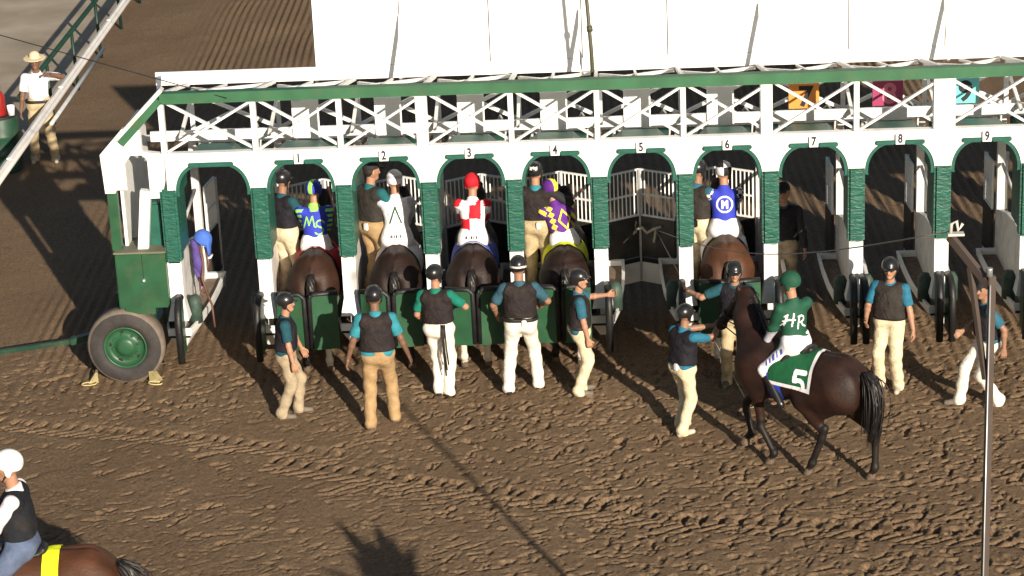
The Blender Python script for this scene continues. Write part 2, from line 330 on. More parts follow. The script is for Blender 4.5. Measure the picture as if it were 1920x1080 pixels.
# ------------------------------------------------------------------ the starting gate (one thing with many parts)
P = 1.05; NB = 14; XI = [i * P for i in range(NB + 1)]; XI[0] = -.08
G0 = empty('starting_gate', (0, 0, 0), 0, 'long white and green starting gate with numbered arched stalls, standing across the dirt track', 'starting gate')
ZT, ZC = 2.965, 2.5
def arch_z(x, xl, xr):                     # underside of the arch between two posts
    a, b = xl + .10, xr - .10
    if x <= a or x >= b: return ZC
    t = min(x - a, b - x); r = .30
    return 2.46 + .37 * (math.sin(math.acos(max(-1, 1 - t / r))) if t < r else 1)
def arch_panel(i):
    xl, xr = XI[i], XI[i + 1]; xs = sorted(set([xl, xl + .10, xl + .1001] + [xl + .10 + .30 * (1 - math.cos(k * math.pi / 20)) for k in range(1, 11)] + [xr - .10 - .30 * (1 - math.cos(k * math.pi / 20)) for k in range(1, 11)] + [xr - .1001, xr - .10, xr]))
    mb = MB(); n = len(xs); P_ = []
    for yy in (-.06, .06):
        for x in xs: P_ += [(x, yy, arch_z(x, xl, xr)), (x, yy, ZT)]
    F = []
    for k in range(n - 1):
        a = 2 * k; F += [(a, a + 2, a + 3, a + 1), (2 * n + a, 2 * n + a + 1, 2 * n + a + 3, 2 * n + a + 2), (a, 2 * n + a, 2 * n + a + 2, a + 2), (a + 1, a + 3, 2 * n + a + 3, 2 * n + a + 1)]
    mb.add(P_, F); mb.box(xl, xr, -.075, -.062, 2.935, 2.972)
    o = mb.build('arch_panel', WHITE, G0)
    # padded liner following the arch
    l = MB(); A = []; 
    xs2 = [x for x in xs if xl + .10 < x < xr - .10]
    for x in xs2: z = arch_z(x, xl, xr); A.append((x, z))
    A = [(xl + .103, 2.42)] + A + [(xr - .103, 2.42)]; c = ((xl + xr) / 2, 2.3); n = len(A); Q = []
    for yy in (-.045, .55):
        for x, z in A:
            d = math.hypot(x - c[0], z - c[1]); f = (d - .045) / d; Q += [(x + (c[0] - x) * .002, yy, z - .003), (c[0] + (x - c[0]) * f, yy, c[1] + (z - c[1]) * f)]
    F = []
    for k in range(n - 1):
        a = 2 * k; b = 2 * n + a; F += [(a, a + 2, a + 3, a + 1), (b, b + 1, b + 3, b + 2), (a + 1, a + 3, b + 3, b + 1), (a, b, b + 2, a + 2)]
    l.add(Q, F); cx = (xl + xr) / 2
    for s in ((-.30, -.06), (.06, .30)) if i else ((-.28, .28),): l.box(cx + s[0], cx + s[1], -.09, -.062, 2.79, 2.85, bev=.012)
    l.build('arch_pad', LINER, o)
    if i and i <= 9:
        pl = MB(); pl.box(cx - .055, cx + .055, -.098, -.062, 2.80, 2.925); vs, fs = text_mesh(str(i), .15); pl.add([(cx + x * .75, -.1005 - z, 2.868 + y) for x, y, z in vs], [f[::-1] for f in fs], 1); pl.build('number_plate', [BOARD, LETTER], o)
for i in range(NB): arch_panel(i)
def post(i):
    x = XI[i]; mb = MB(); mb.box(x - .086, x + .086, -.055, .11, 1.02, 1.56)
    # shoulders that flare to the foot
    mb.add([(x - .086, -.055, 1.02), (x + .086, -.055, 1.02), (x + .086, .11, 1.02), (x - .086, .11, 1.02), (x - .13, -.12, .80), (x + .13, -.12, .80), (x + .13, .12, .80), (x - .13, .12, .80)], [(0, 1, 5, 4), (1, 2, 6, 5), (2, 3, 7, 6), (3, 0, 4, 7), (4, 5, 6, 7)])
    o = mb.build('stall_post', WHITE, G0)
    pd = MB(); pd.box(x - .104, x + .104, -.085, .12, 1.545, 2.515, bev=.03); pd.box(x - .095, x + .095, .122, .62, 1.6, 2.5, bev=.03); pd.build('post_pad', PAD, o); return o
for i in range(NB + 1): post(i)
def partition(i):
    x = XI[i]; mb = MB()
    mb.prism([(x - .035, .12, .6), (x - .035, 2.0, .6), (x - .035, 2.0, 1.25), (x - .035, 1.3, 1.42), (x - .035, .65, 1.5), (x - .035, .12, 1.5)], (.07, 0, 0))
    mb.box(x - .05, x + .05, 1.96, 2.06, .25, 2.62); mb.tube([(x, .64, 1.5), (x, .9, 1.78), (x, 1.9, 1.9)], .022, 8)
    o = mb.build('partition', GREYW, G0)
    # footboard: a shallow boat-shaped tray, pointed at the rear, with a hull below
    pl = [(-.15, -.12), (.15, -.12), (.22, .25), (.28, .9), (.30, 1.5), (.30, 2.05), (-.30, 2.05), (-.30, 1.5), (-.28, .9), (-.22, .25)]
    l = MB(); z0, z1 = .60, .70; n = len(pl)
    out = [(x + a, b, z1) for a, b in pl]; inn = [(x + a * .86, b * .96 + .015, z1) for a, b in pl]; bot = [(x + a * .86, b * .96 + .015, z0 + .03) for a, b in pl]; low = [(x + a * .95, b, z0) for a, b in pl]; keel = [(x + a * .3, max(b, .02) * .97, .40) for a, b in pl]
    for A, B in ((out, inn), (inn, bot), (low, out), (keel, low)):
        l.add(A + B, [(k, (k + 1) % n, n + (k + 1) % n, n + k) for k in range(n)])
    l.add(bot, [tuple(range(n))], 1); l.add(keel, [tuple(range(n))[::-1]])
    l.add([(x - .135, -.126, .575), (x + .135, -.126, .575), (x + .135, -.126, .605), (x - .135, -.126, .605)], [(0, 1, 2, 3)], 2)
    l.build('footboard', [WHITE, mat('dusty_tread_plate', (.17, .125, .09), .9, .25, 12, .2, 40), BLACKP], o, fix=False)
    pd = MB()
    for s in (-1, 1):
        pts = [(x + s * (.14 + .055 * 0), .3 + .16 * math.cos(a), 0) for a in (0,)]
        pd.tube([(x + s * .165, .22, .66), (x + s * .165, .22, .95), (x + s * .16, .23, 1.02)], lambda t: .085 if t < .9 else .05, 14)
    pd.build('footboard_pad', mat('dusty_green_pad', (.035, .065, .05), .6, .3, 7, .3, 14, dirt=.6), o)
for i in range(NB + 1): partition(i)
CLOSED_FRONT = {1, 2, 3, 4, 5, 6}; CLOSED_TAIL = {1, 2, 3, 4, 6}
def leaf_frame(hx, hy, ex, ey):
    a = Vector((hx, hy, 0)); b = Vector((ex, ey, 0)); d = (b - a); L = d.length; d.normalize(); n = Vector((d.y, -d.x, 0)); return a, d, n, L
def front_leaf(hx, hy, ex, ey):
    a, d, n, L = leaf_frame(hx, hy, ex, ey); pt = lambda s, z, o=0: a + d * s + n * o + Vector((0, 0, z))
    mb = MB()
    mb.prism([pt(0, .66, -.02), pt(L, .66, -.02), pt(L, 1.22, -.02), pt(0, 1.22, -.02)], n * .04)
    mb.prism([pt(.05, .30, -.012), pt(L, .30, -.012), pt(L, .60, -.012), pt(.13, .60, -.012)], n * .024, 1)
    mb.prism([pt(.04, .585, -.028), pt(L - .01, .585, -.028), pt(L - .01, .645, -.028), pt(.04, .645, -.028)], n * .056, 2)
    o = mb.build('front_door', [BLACKM, WHITE, BLACKP], G0)
    br = MB(); nb = 8
    for k in range(nb + 1): s = .015 + (L - .03) * k / nb; br.bar(pt(s, 1.22), pt(s, 1.86), .026 if k in (0, nb) else .016, mi=0)
    for z in (1.235, 1.53, 1.865): br.bar(pt(0, z), pt(L, z), .022, .024)
    br.build('door_bars', WHITE, o)
    sm = MB(); sm.bar(pt(L - .012, .32, .03), pt(L - .012, 1.87, .03), .028, .028); sm.build('door_edge', STEEL, o)
def tail_leaf(hx, hy, ex, ey, closed):
    a, d, n, L = leaf_frame(hx, hy, ex, ey); pt = lambda s, z, o=0: a + d * s + n * o + Vector((0, 0, z)); z0, z1 = .44, 1.16
    mb = MB(); r = .0 if closed else .2
    prof = [(0, z0), (L, z0)] + ([(L, z1), (0, z1)] if closed else [(L + 0 * 0, z1 - r)] + [(L - r + r * math.cos(t), z1 - r + r * math.sin(t)) for t in (.4, .8, 1.2)] + [(L - r, z1), (0, z1)])
    mb.prism([pt(s, z, -.025) for s, z in prof], n * .05)
    if closed: mb.bar(pt(.09, z0 + .12, -.03), pt(L * .8, z0 + .45, -.03), .012); 
    o = mb.build('tail_gate', GREEN, G0)
    ep = MB(); ep.tube([pt(0, z1 + .01), pt(L - .05, z1 + .01), pt(L - .005, z1 - .04), pt(L, z0 + .02)] if closed else [pt(.02, z1 - .02), pt(L - r, z1 + .0), pt(L - .06, z1 - .06), pt(L + .005, z1 - r), pt(L, z0 - .04)], .034 if closed else .045, 10)
    ep.build('edge_pad', BLACKP, o)
for i in range(NB):
    xl, xr = XI[i], XI[i + 1]; xc = (xl + xr) / 2
    if i in CLOSED_FRONT: front_leaf(xl + .07, 2.02, xc - .005, 2.3); front_leaf(xr - .07, 2.02, xc + .005, 2.3)
    else: front_leaf(xl + .085, 2.08, xl + .15, 2.56); front_leaf(xr - .085, 2.08, xr - .12, 2.56)
    if i in CLOSED_TAIL: tail_leaf(xl + .15, -.27, xc - .035, -.32, True); tail_leaf(xr - .15, -.27, xc + .035, -.32, True)
    else: tail_leaf(xl + .06, -.16, xl + .075, -.56, False); tail_leaf(xr - .06, -.16, xr - .075, -.56, False)
# front frame of each stall: header with green pads under it
for i in range(NB):
    xl, xr = XI[i], XI[i + 1]; xc = (xl + xr) / 2
    mb = MB(); mb.box(xl + .001, xr - .001, 2.02, 2.12, 2.505, 2.66); o = mb.build('front_header', WHITE, G0)
    MB().box(xl + .12, xr - .12, 1.7, 2.14, 2.34, 2.5, bev=.02).build('header_pad', LINER, o)
    mc = MB(); mc.tube([(xr - .14, 1.3, 2.56), (xr - .12, 1.35, 2.80), (xr - .2, 1.6, 2.86), (xr - .24, 1.9, 2.7)], .013, 6); mc.build('door_mechanism', GREYW, G0)
    mc = MB(); mc.tube([(xl + .16, 1.2, 2.5), (xl + .22, 1.3, 2.7), (xl + .30, 1.5, 2.62), (xl + .34, 1.8, 2.72)], .018, 6); mc.build('release_lever', GREYW, G0)
cw = MB(); cw.box(-.45, XI[-1], 1.101, 1.14, 2.80, 2.93); cw.build('board_rail', WHITE, G0)
for i in range(NB):
    xc = (XI[i] + XI[i + 1]) / 2; m = MB(); m.prism([(xc - .32, .12, 2.84), (xc + .32, .12, 2.84), (xc + .22, .12, 2.93), (xc - .22, .12, 2.93)], (0, .45, -.02)); m.build('arch_cover', LINER, G0)
# upper truss
for i in range(NB):
    xl, xr = XI[i], XI[i + 1]; t = MB()
    t.bar((xl + .045, -.02, 2.985), (xr - .02, -.02, 3.60), .028, .052, up=(0, 1, 0)); t.bar((xl + .045, .035, 3.60), (xr - .02, .035, 2.985), .028, .052, up=(0, 1, 0))
    t.box(xl - .032, xl + .032, -.05, .05, 2.974, 3.598)
    t.box(xl + .01, xl + .065, 1.96, 2.03, 2.665, 3.2)
    t.bar((xl + .06, 1.97, 2.7), (xr, 1.97, 3.18), .045, .04, up=(0, 1, 0)); t.bar((xl + .06, 2.02, 3.18), (xr, 2.02, 2.7), .045, .04, up=(0, 1, 0)); t.bar((xl + .05, .9, 2.9), (xl + .05, 2.0, 3.15), .04); 
    t.bar((xl, .06, 3.70), (xl, 2.1, 3.28), .045); t.bar((xl + .05, .06, 3.69), (xr - .05, 2.1, 3.25), .04); t.bar((xr - .05, .06, 3.65), (xl + .05, 2.1, 3.22), .04)
    t.bar((xl + .5, .06, 3.7), (xl + .5, 2.1, 3.26), .03)
    if i % 4 == 3: t.box(xl - .11, xl - .036, -.06, .06, 2.974, 3.598)
    if i == 9: t.box(xl - .12, xl + .14, -.07, .07, 2.976, 3.597)
    t.build('truss_bay', WHITE, G0)
bm_ = MB(); bm_.box(-.08, XI[-1] + .1, -.075, .055, 3.602, 3.735); bm_.build('top_beam', BEAMG, G0)
eb = MB(); eb.bar((-.10, -.01, 3.665), (-.62, -.01, 3.13), .135, .13, up=(0, 1, 0)); eb.build('sloping_end_beam', BEAMG, G0)
eb = MB(); eb.bar((-.05, .0, 3.78), (-.66, .0, 3.17), .05, .16, up=(0, 1, 0)); eb.bar((-.1, .06, 3.72), (-.45, 2.1, 3.38), .05); eb.build('end_beam_cap', GREYW, G0)
# end frame left of the unnumbered stall
ef = MB()
ef.prism([(-.86, -.05, 2.52), (-.58, -.05, 2.52), (-.58, -.05, 2.86), (-.50, -.05, 2.96), (-.36, -.05, 2.96), (-.30, -.05, 2.9), (-.30, -.05, 2.4), (-.16, -.05, 2.4), (-.10, -.05, 2.62), (-.085, -.05, 2.963), (-.36, -.05, 3.0), (-.36, -.05, 3.28), (-.58, -.05, 3.30), (-.88, -.05, 2.98)], (0, .1, 0))
ef.bar((-.36, 0, 2.5), (-.47, 0, 1.62), .13, .1, up=(0, 1, 0)); ef.box(-.86, -.73, -.045, .06, 2.48, 2.52); ef.bar((-.80, .05, 2.95), (-.72, 2.0, 2.95), .08); ef.bar((-.72, 2.0, 2.95), (-.72, 2.0, .5), .08); ef.bar((-.72, 2.0, 2.6), (-.1, 2.0, 2.6), .07)
ef.build('end_frame', WHITE, G0)
MB().box(-.84, -.72, -.04, .055, 1.5, 2.48).build('end_post', GREEN, G0)
MB().box(-.70, -.66, .1, 1.95, 1.62, 2.9).build('side_panel', WHITE, G0)
MB().box(-.45, -.2, .1, .5, 1.68, 2.3, bev=.03).build('end_pad', LINER, G0)
# fascia and the tall white boards along the front, with raking struts
fa = MB(); fa.box(-.52, XI[-1] + .3, 2.2, 2.235, 3.25, 3.425); fa.build('front_fascia', BOARD, G0)
sx = [1.59, 2.72, 3.88, 5.08, 6.19, 7.39, 8.53, 9.77, 10.95, 12.1, 13.25, 14.4]
for a, b in zip(sx[:-1], sx[1:]): MB().box(a + .007, b - .007, 2.205 + .004 * random.random(), 2.24, 3.43, 4.5).build('white_board', BOARD, G0)
for s in sx: MB().box(s - .02, s + .02, 2.245, 2.29, 3.2, 4.5).build('board_frame', BROWNM, G0)
for s in (2.73, 5.06, 7.38, 9.76): MB().bar((s, 2.195, 4.07), (s, 1.78, 3.34), .03, .075).build('board_strut', WHITE, G0)
# number boards hung under the fascia: plain white for the loaded stalls, coloured for the empty ones
BC = {7: mat('orange_board', (.72, .27, .05), .5, .05), 8: mat('magenta_board', (.30, .035, .11), .5, .05), 9: mat('turquoise_board', (.16, .62, .62), .5, .05)}
for i in range(0, 10):
    xc = (XI[i] + XI[i + 1]) / 2; mb = MB(); wd = .17 if i < 7 else .19
    if i == 0: continue
    xo = xc - .02 if i < 7 else xc - .02
    if i == 9: xo -= .1
    mb.box(xo - wd, xo + wd, 1.06, 1.1, 2.80 if i < 7 else 2.97, 3.29)
    if i >= 7:
        vs, fs = text_mesh(str(i), .36); mb.add([(xo + .02 + x, 1.057 - z, 3.115 + y) for x, y, z in vs], [f[::-1] for f in fs], 1)
    mb.build('number_board', [BC.get(i, BOARD), LETTER if i != 8 else mat('pink_lettering', (.7, .2, .3))], G0)
# mast, wheels, tool box, tow bar
ms = MB(); ms.tube([(5.23, 1.45, 2.64), (5.2, 1.5, 3.7), (5.13, 1.5, 4.9)], .03, 8, r2=.022); ms.tube([(5.19, 1.5, 3.95), (5.185, 1.5, 4.02)], .04, 8); ms.build('mast', mat('dark_olive_pole', (.06, .06, .035), .5), G0)
wx, wy, wz, R = -.785, .0, .465, .492
wl = empty('wheel', (0, 0, 0)); wl.parent = G0
ty = MB(); ty.lathe([(.27, -.10), (.285, -.135), (.34, -.15), (.415, -.14), (.452, -.12)], (wx, wy, wz), n=48, mi=0); ty.lathe([(.452, -.12), (R - .012, -.1), (R, -.06), (R, .1), (R - .03, .13), (.4, .14), (.28, .12)], (wx, wy, wz), n=48, mi=1); ty.build('tyre', [TYRE, TREAD], wl)
ri = MB(); ri.lathe([(.275, -.125), (.262, -.135), (.25, -.115), (.235, -.07), (.2, -.055), (.13, -.06), (.115, -.1), (.07, -.115), (.0001, -.118)], (wx, wy, wz), n=40)
for k in range(8):
    a = k * math.pi / 4 + .2; ri.lathe([(.02, -.085), (.018, -.055)], (wx + .165 * math.cos(a), wy, wz + .165 * math.sin(a)), n=8); ri.lathe([(.0001, -.087), (.02, -.085)], (wx + .165 * math.cos(a), wy, wz + .165 * math.sin(a)), n=8)
ri.build('rim', GREEN, wl)
hl = MB()
for k in range(5): a = k * 2 * math.pi / 5 + .5; hl.lathe([(.0001, -.0), (.032, -.0)], (wx + .212 * math.cos(a), wy - .062, wz + .212 * math.sin(a)), n=10)
hl.build('rim_slot', BLACKP, wl)
ax_ = MB(); ax_.box(-.87, -.48, .16, 2.0, .38, .52); ax_.box(-.6, -.42, .1, .24, .5, 1.1); ax_.box(-.9, -.7, .15, .3, .5, 1.1); ax_.build('axle', GREEN, G0)
tb = MB(); tb.box(-.80, -.17, -.16, .42, 1.0, 1.72, bev=.012); tb.box(-.74, -.36, -.1, .36, .9, 1.0); o = tb.build('tool_box', GREEN, G0)
MB().box(-.815, -.155, -.175, .435, 1.722, 1.745, bev=.005).build('lid', mat('dusty_green_lid', (.14, .14, .1), .8, .2, 6, dirt=.7), o)
h = MB(); h.lathe([(.0001, -.035), (.018, -.032), (.026, -.01), (.026, 0)], (-.46, -.163, 1.37), n=12); h.build('handle', STEEL, o); MB().box(-.465, -.458, -.164, -.159, 1.4, 1.71).build('seam', BLACKP, o)
tw = MB(); tw.bar((-1.25, .75, .36), (-1.66, .72, .26), .12, .08); tw.bar((-1.5, .72, .28), (-3.4, .75, .04), .06); tw.bar((-.8, .75, .42), (-1.3, .75, .36), .1); tw.build('tow_bar', mat('dark_green_tow_bar', (.010, .045, .025), .5, .25, 5, dirt=.4), G0)

# wheel chocks with rope loops
for (x, y, rz, lb) in ((-1.24, -.10, .15, 'small yellow wheel chock with rope loop on the tow bar side of the wheel'), (-.44, -.13, -.35, 'dusty yellow wheel chock at the right side of the tyre')):
    e = empty('wheel_chock', (x, y, 0), rz, lb, 'wheel chock', 'yellow chocks at the gate wheel'); e.scale = (.72, .72, .72)
    m = MB(); s = 1 if x < -1 else -1
    m.prism([(-.09 * s, -.06, 0), (.09 * s, -.06, 0), (.09 * s, -.06, .2), (.05 * s, -.06, .2)], (0, .16, 0)); m.build('wedge', YELLOW, e)
    m = MB(); m.tube([(-.02 * s + .13 * math.cos(a) - .05 * s, -.14 + .075 * math.sin(a), .035) for a in [k * .33 + 1.2 for k in range(18)]], .011, 6); m.build('rope_loop', mat('yellow_rope', (.5, .42, .2), .8), e)

# ------------------------------------------------------------------ people
SKIN = [mat('skin_tan', (.36, .19, .12), .5, .1, 10, spec=.35), mat('skin_olive', (.27, .145, .09), .5, .1, 10, spec=.35), mat('skin_brown', (.16, .085, .055), .5, .1, 10, spec=.35)]
EYE = mat('dark_brow_and_eye', (.025, .017, .012), .4); LIP = mat('lip', (.27, .1, .075), .5)
def cloth(name, col, rough=.85, bump=.5): return mat(name, col, rough, .2, 12, bump * 1.6, 15, spec=.2, dirt=.2)
TEAL = cloth('teal_cotton', (.014, .10, .115)); TEALG = cloth('green_teal_cotton', (.010, .15, .105)); TEALD = cloth('dark_teal_cotton', (.014, .065, .085)); TURQ = cloth('turquoise_cotton', (.030, .20, .25)); BLUET = cloth('blue_teal_cotton', (.025, .105, .155)); BRIGHTB = cloth('bright_blue_teal_cotton', (.022, .135, .215)); STEELT = cloth('steel_blue_cotton', (.03, .085, .12))
VEST = cloth('brown_black_vest_foam', (.020, .015, .0155), .75, .7); VESTN = cloth('navy_black_vest_foam', (.013, .012, .017), .75, .7); VESTG = cloth('grey_brown_vest_foam', (.030, .026, .023), .75, .7)
KHAKI = cloth('khaki_twill', (.34, .225, .115)); TANP = cloth('sand_twill', (.42, .33, .2)); GREYK = cloth('grey_khaki_twill', (.33, .265, .18)); CREAM = cloth('cream_twill', (.62, .53, .36)); WHITEP = cloth('white_twill', (.72, .68, .6)); DENIM = cloth('blue_denim', (.09, .12, .2))
WSHIRT = cloth('white_shirt_cotton', (.74, .70, .72)); BREECH = cloth('white_breeches', (.76, .74, .76), .7, .35)
HELM = mat('black_helmet_shell', (.014, .014, .016), .28, .3, 10, spec=.5, coat=.3); HELMW = mat('white_helmet_shell', (.78, .77, .74), .35, .04, 10); BAND = mat('white_helmet_band', (.7, .68, .64), .5)
SHOE = mat('dusty_shoe', (.13, .11, .09), .8, .25, 12, dirt=.5); SHOEB = mat('black_shoe', (.02, .018, .017), .6, .3, 12, dirt=.4); BOOT = mat('black_riding_boot', (.012, .011, .012), .3, .3, 10, spec=.5); SHOEW = mat('pale_shoe', (.45, .4, .33), .8, .2, 12, dirt=.5)
BELT = mat('black_belt', (.015, .013, .012), .5); HAIR = mat('dark_hair', (.02, .014, .01), .6); RADIO = mat('white_radio_case', (.7, .7, .68), .5); GLASS = mat('black_goggles', (.008, .008, .01), .15, spec=.6)
LEATHER = mat('brown_leather', (.10, .045, .03), .55, .2, 12)
def nrm(a): return a / max(np.linalg.norm(a), 1e-9)
def ik(a, b, l1, l2, pole):
    d = b - a; L = np.linalg.norm(d)
    if L > (l1 + l2) * .999: b = a + d * ((l1 + l2) * .999 / L); d = b - a; L = np.linalg.norm(d)
    n = d / L; x = (l1 * l1 - l2 * l2 + L * L) / (2 * L); h = math.sqrt(max(l1 * l1 - x * x, 0)); p = pole - n * (pole @ n); p = nrm(p); return a + n * x + p * h, b
def person(loc, yaw, label, feet=((-.1, 0, 0), (.1, 0, 0)), hip=(0, 0, .93), lean=0, side=0, twist=0, hands=((-.3, .05, .82), (.3, .05, .82)), poles=None, kpoles=None, head=(0, 0), footyaw=(.15, -.15), scale=1,
           shirt=TEAL, vest=VEST, pants=KHAKI, shoe=SHOE, helmet='black', skin=0, sleeves='short', hem=True, collar=None, belt=None, extras=(), jockey=None, group=None, gloves=False, sun_glass=False, kind='person', tall_boot=False, curl=1.0):
    R = empty('person', loc, yaw, label, kind, group); R.scale = (scale * 1.0, scale * 1.0, scale)
    hip = V(*hip); sa, fa = math.radians(side), math.radians(lean)
    up = nrm(V(math.sin(sa), math.sin(fa), math.cos(fa) * math.cos(sa))); tw = math.radians(twist); rt = V(math.cos(tw), math.sin(tw), 0); rt = nrm(rt - up * (rt @ up)); fw = np.cross(up, rt)
    prt = V(1, 0, 0)
    T = lambda x, y, z: hip + rt * x + fw * y + up * z
    neck = T(0, .0, .53); hy, hp = map(math.radians, head)
    hf = nrm(fw * math.cos(hy) - rt * math.sin(hy)); hf = nrm(hf - V(0, 0, 1) * (hf[2] * .6)); hu0 = nrm(up * .35 + V(0, 0, 1)); hr = nrm(np.cross(hf, hu0)); hu = np.cross(hr, hf); hf, hu = hf * math.cos(hp) + hu * math.sin(hp), hu * math.cos(hp) - hf * math.sin(hp)
    HC = neck + up * .07 + hu * .115 + hf * .015; Hd = lambda r, f, u_: HC + hr * r + hf * f + hu * u_; HR = np.stack([hr, hf, hu])
    sh = [T(-.185, -.005, .455), T(.185, -.005, .455)]
    elb, wr = [], []
    for s in (0, 1):
        po = V(*(poles[s] if poles and poles[s] else ((-.5 if s == 0 else .5), -1, -.4)))
        e, w_ = ik(sh[s], V(*hands[s]), .285, .25, po); elb.append(e); wr.append(w_)
    hj = [hip + prt * -.09 + V(0, 0, -.02), hip + prt * .09 + V(0, 0, -.02)]; kn, an = [], []
    for s in (0, 1):
        fy = footyaw[s]; po = V(*(kpoles[s] if kpoles else (-math.sin(fy) * .4, 1, 0))); k_, a_ = ik(hj[s], V(*feet[s]) + V(0, -.02, .085), .43, .43, po); kn.append(k_); an.append(a_)
    # body: one mesh
    core = [cone(hj[0], hj[1], .085), cone(T(0, .01, .0), T(0, .01, .18), .08, .08), cone(T(-.06, .01, .30), T(.06, .01, .30), .075), cone(sh[0] * .8 + sh[1] * .2, sh[1] * .8 + sh[0] * .2, .05), cone(T(0, -.01, .46), HC + hu * -.06, .058, .055, .05)]
    for s in (0, 1):
        core += [cone(hj[s], kn[s], .075, .052, .05), cone(kn[s], an[s], .052, .036, .03), cone(sh[s], elb[s], .047, .038, .03), cone(elb[s], wr[s], .041, .027, .02), ell(elb[s] * .72 + wr[s] * .28, (.041, .041, .041), k=.02)]
        fd = V(-math.sin(footyaw[s]), math.cos(footyaw[s]), 0); core += [cone(an[s], an[s] + fd * .12 + V(0, 0, -.05), .035, .028)]
    parts = [sdf_mesh(core, .0125)]
    hd = [cone(HC + hu * -.14 - hf * .005, HC + hu * -.03, .05, .05, .03), ell(Hd(0, -.012, .03), (.074, .094, .092), HR, .03), cone(Hd(0, .045, -.03), Hd(0, .062, -.085), .052, .028, .04), cone(Hd(-.045, .0, -.04), Hd(0, .05, -.09), .03, .025, .03), cone(Hd(.045, .0, -.04), Hd(0, .05, -.09), .03, .025, .03),
          cone(Hd(0, .085, .012), Hd(0, .107, -.026), .011, .015, .02), cone(Hd(-.035, .075, .022), Hd(.035, .075, .022), .014, k=.02), cone(Hd(-.018, .082, -.055), Hd(.018, .082, -.055), .009, k=.012), cone(Hd(0, .082, -.085), Hd(0, .083, -.09), .016, k=.02),
          ell(Hd(-.03, .094, .004), (.014, .012, .010), HR, .012, sub=True), ell(Hd(.03, .094, .004), (.014, .012, .010), HR, .012, sub=True),
          ell(Hd(-.078, -.005, -.012), (.01, .02, .03), HR, .01), ell(Hd(.078, -.005, -.012), (.01, .02, .03), HR, .01)]
    parts.append(sdf_mesh(hd, .0065))
    for s in (0, 1):
        d = nrm(wr[s] - elb[s]); sg = -1 if s == 0 else 1
        # palm plane: thumb side faces forward / up
        th = nrm(fw * .8 + V(0, 0, .35) - d * ((fw * .8 + V(0, 0, .35)) @ d)); pn = np.cross(d, th) * sg   # pn points to the palm side
        if pn @ (rt * -sg) < 0: pn = -pn
        W = wr[s]; q = lambda a, b, c: W + d * a + th * b + pn * c; hp_ = [cone(W - d * .03, W + d * .01, .026, .024, .02), cone(q(.02, -.02, 0), q(.085, -.028, .002), .0155, .0145, .02), cone(q(.02, 0, 0), q(.09, 0, 0), .0155, .0145, .02), cone(q(.02, .02, 0), q(.088, .028, .002), .0155, .014, .02)]
        for j, (b, l) in enumerate(((-.031, .055), (-.0105, .068), (.0105, .074), (.031, .066))):
            c1 = (.35 + .06 * j) * curl; c2 = (1.05 - .06 * j) * curl; k0 = q(.088, b, .002); k1 = k0 + (d * math.cos(c1) + pn * math.sin(c1)) * l * .5; k2 = k1 + (d * math.cos(c2) + pn * math.sin(c2)) * l * .5
            hp_ += [cone(k0, k1, .0098, .009, .006), cone(k1, k2, .009, .0078, .004)]
        t1 = q(.065, .058, .016); hp_ += [cone(q(.02, .02, .004), t1, .014, .011, .012), cone(t1, t1 + nrm(d * .8 + pn * .5 - th * .1) * .034, .0105, .0085, .004)]
        parts.append(sdf_mesh(hp_, .0055))
    iv = np.linalg.inv(np.stack([hr, hf, hu]).T)
    def face(c, l):
        q_ = (c - HC) @ iv.T; r, f, u_ = np.abs(q_[:, 0]), q_[:, 1], q_[:, 2]; o_ = np.zeros(len(c), int)
        o_[(f > .065) & (np.hypot(r - .031, (u_ - .006) * 1.5) < .013)] = 1; o_[(f > .07) & (np.hypot(r - .032, (u_ - .028) * 3) < .02)] = 1; o_[(f > .075) & (r < .022) & (np.abs(u_ + .057) < .0065)] = 2; return o_
    body = sdf_obj('body', join_sdf(parts), [SKIN[skin], EYE, LIP], R, face)
    # trousers
    wl_, hl_ = (up * .1 + V(0, 0, 0)), 0
    pr = [cone(hip + prt * -.075 + V(0, -.03, .0), hip + prt * .075 + V(0, -.03, 0), .118, k=.06), cone(hip + prt * -.075 + V(0, .015, .02), hip + prt * .075 + V(0, .015, .02), .105, k=.06), cone(T(-.06, 0, .1), T(.06, 0, .1), .105, k=.06)]
    sl = .0 if jockey else 1.
    for s in (0, 1): 
        e_ = an[s] if not tall_boot else kn[s] * .85 + an[s] * .15
        pr += [cone(hj[s], kn[s], .098 if jockey else .104, .068 if jockey else .078, .06), cone(kn[s], e_, .079 if not tall_boot else .06, .072 if not tall_boot else .058, .04)]
        if not tall_boot: pr += [cone(an[s] + V(0, -.015, -.0), an[s] + V(0, .015, -.045), .068, .071, .03)]
    trousers = sdf_obj('trousers', sdf_mesh(pr, .0125, cuts=[(T(0, 0, .14), up), ((0, 0, .012) if not tall_boot else (0, 0, -9), (0, 0, -1))], wob=.008 if not jockey else .003, wobf=(22, 20, 34), seed=hash2(len(label), 3, 1)), pants, R)
    # shoes
    for s in (0, 1):
        fd = V(-math.sin(footyaw[s]), math.cos(footyaw[s]), 0); f0 = V(*feet[s]); pz = V(0, 0, 1)
        if jockey or tall_boot:
            a0 = kn[s] * .8 + an[s] * .2; A = [cone(a0, an[s], .058, .045, .03), cone(an[s] - fd * .02 + pz * -.03, an[s] + fd * .15 + pz * -.055, .04, .032, .03)]
        else: A = [cone(f0 - fd * .055 + pz * .04, f0 + fd * .03 + pz * .05, .042, .045, .03), cone(f0 + fd * .03 + pz * .04, f0 + fd * .155 + pz * .032, .044, .034, .03)]
        sdf_obj('boot' if jockey or tall_boot else 'shoe', sdf_mesh(A, .011, cuts=[] if jockey or tall_boot else [((0, 0, f0[2] + .004), (0, 0, -1))]), shoe, R)
    # shirt
    hz = -.035 if hem and not jockey else .10
    hc = (tuple(T(0, 0, hz)), tuple(-up))
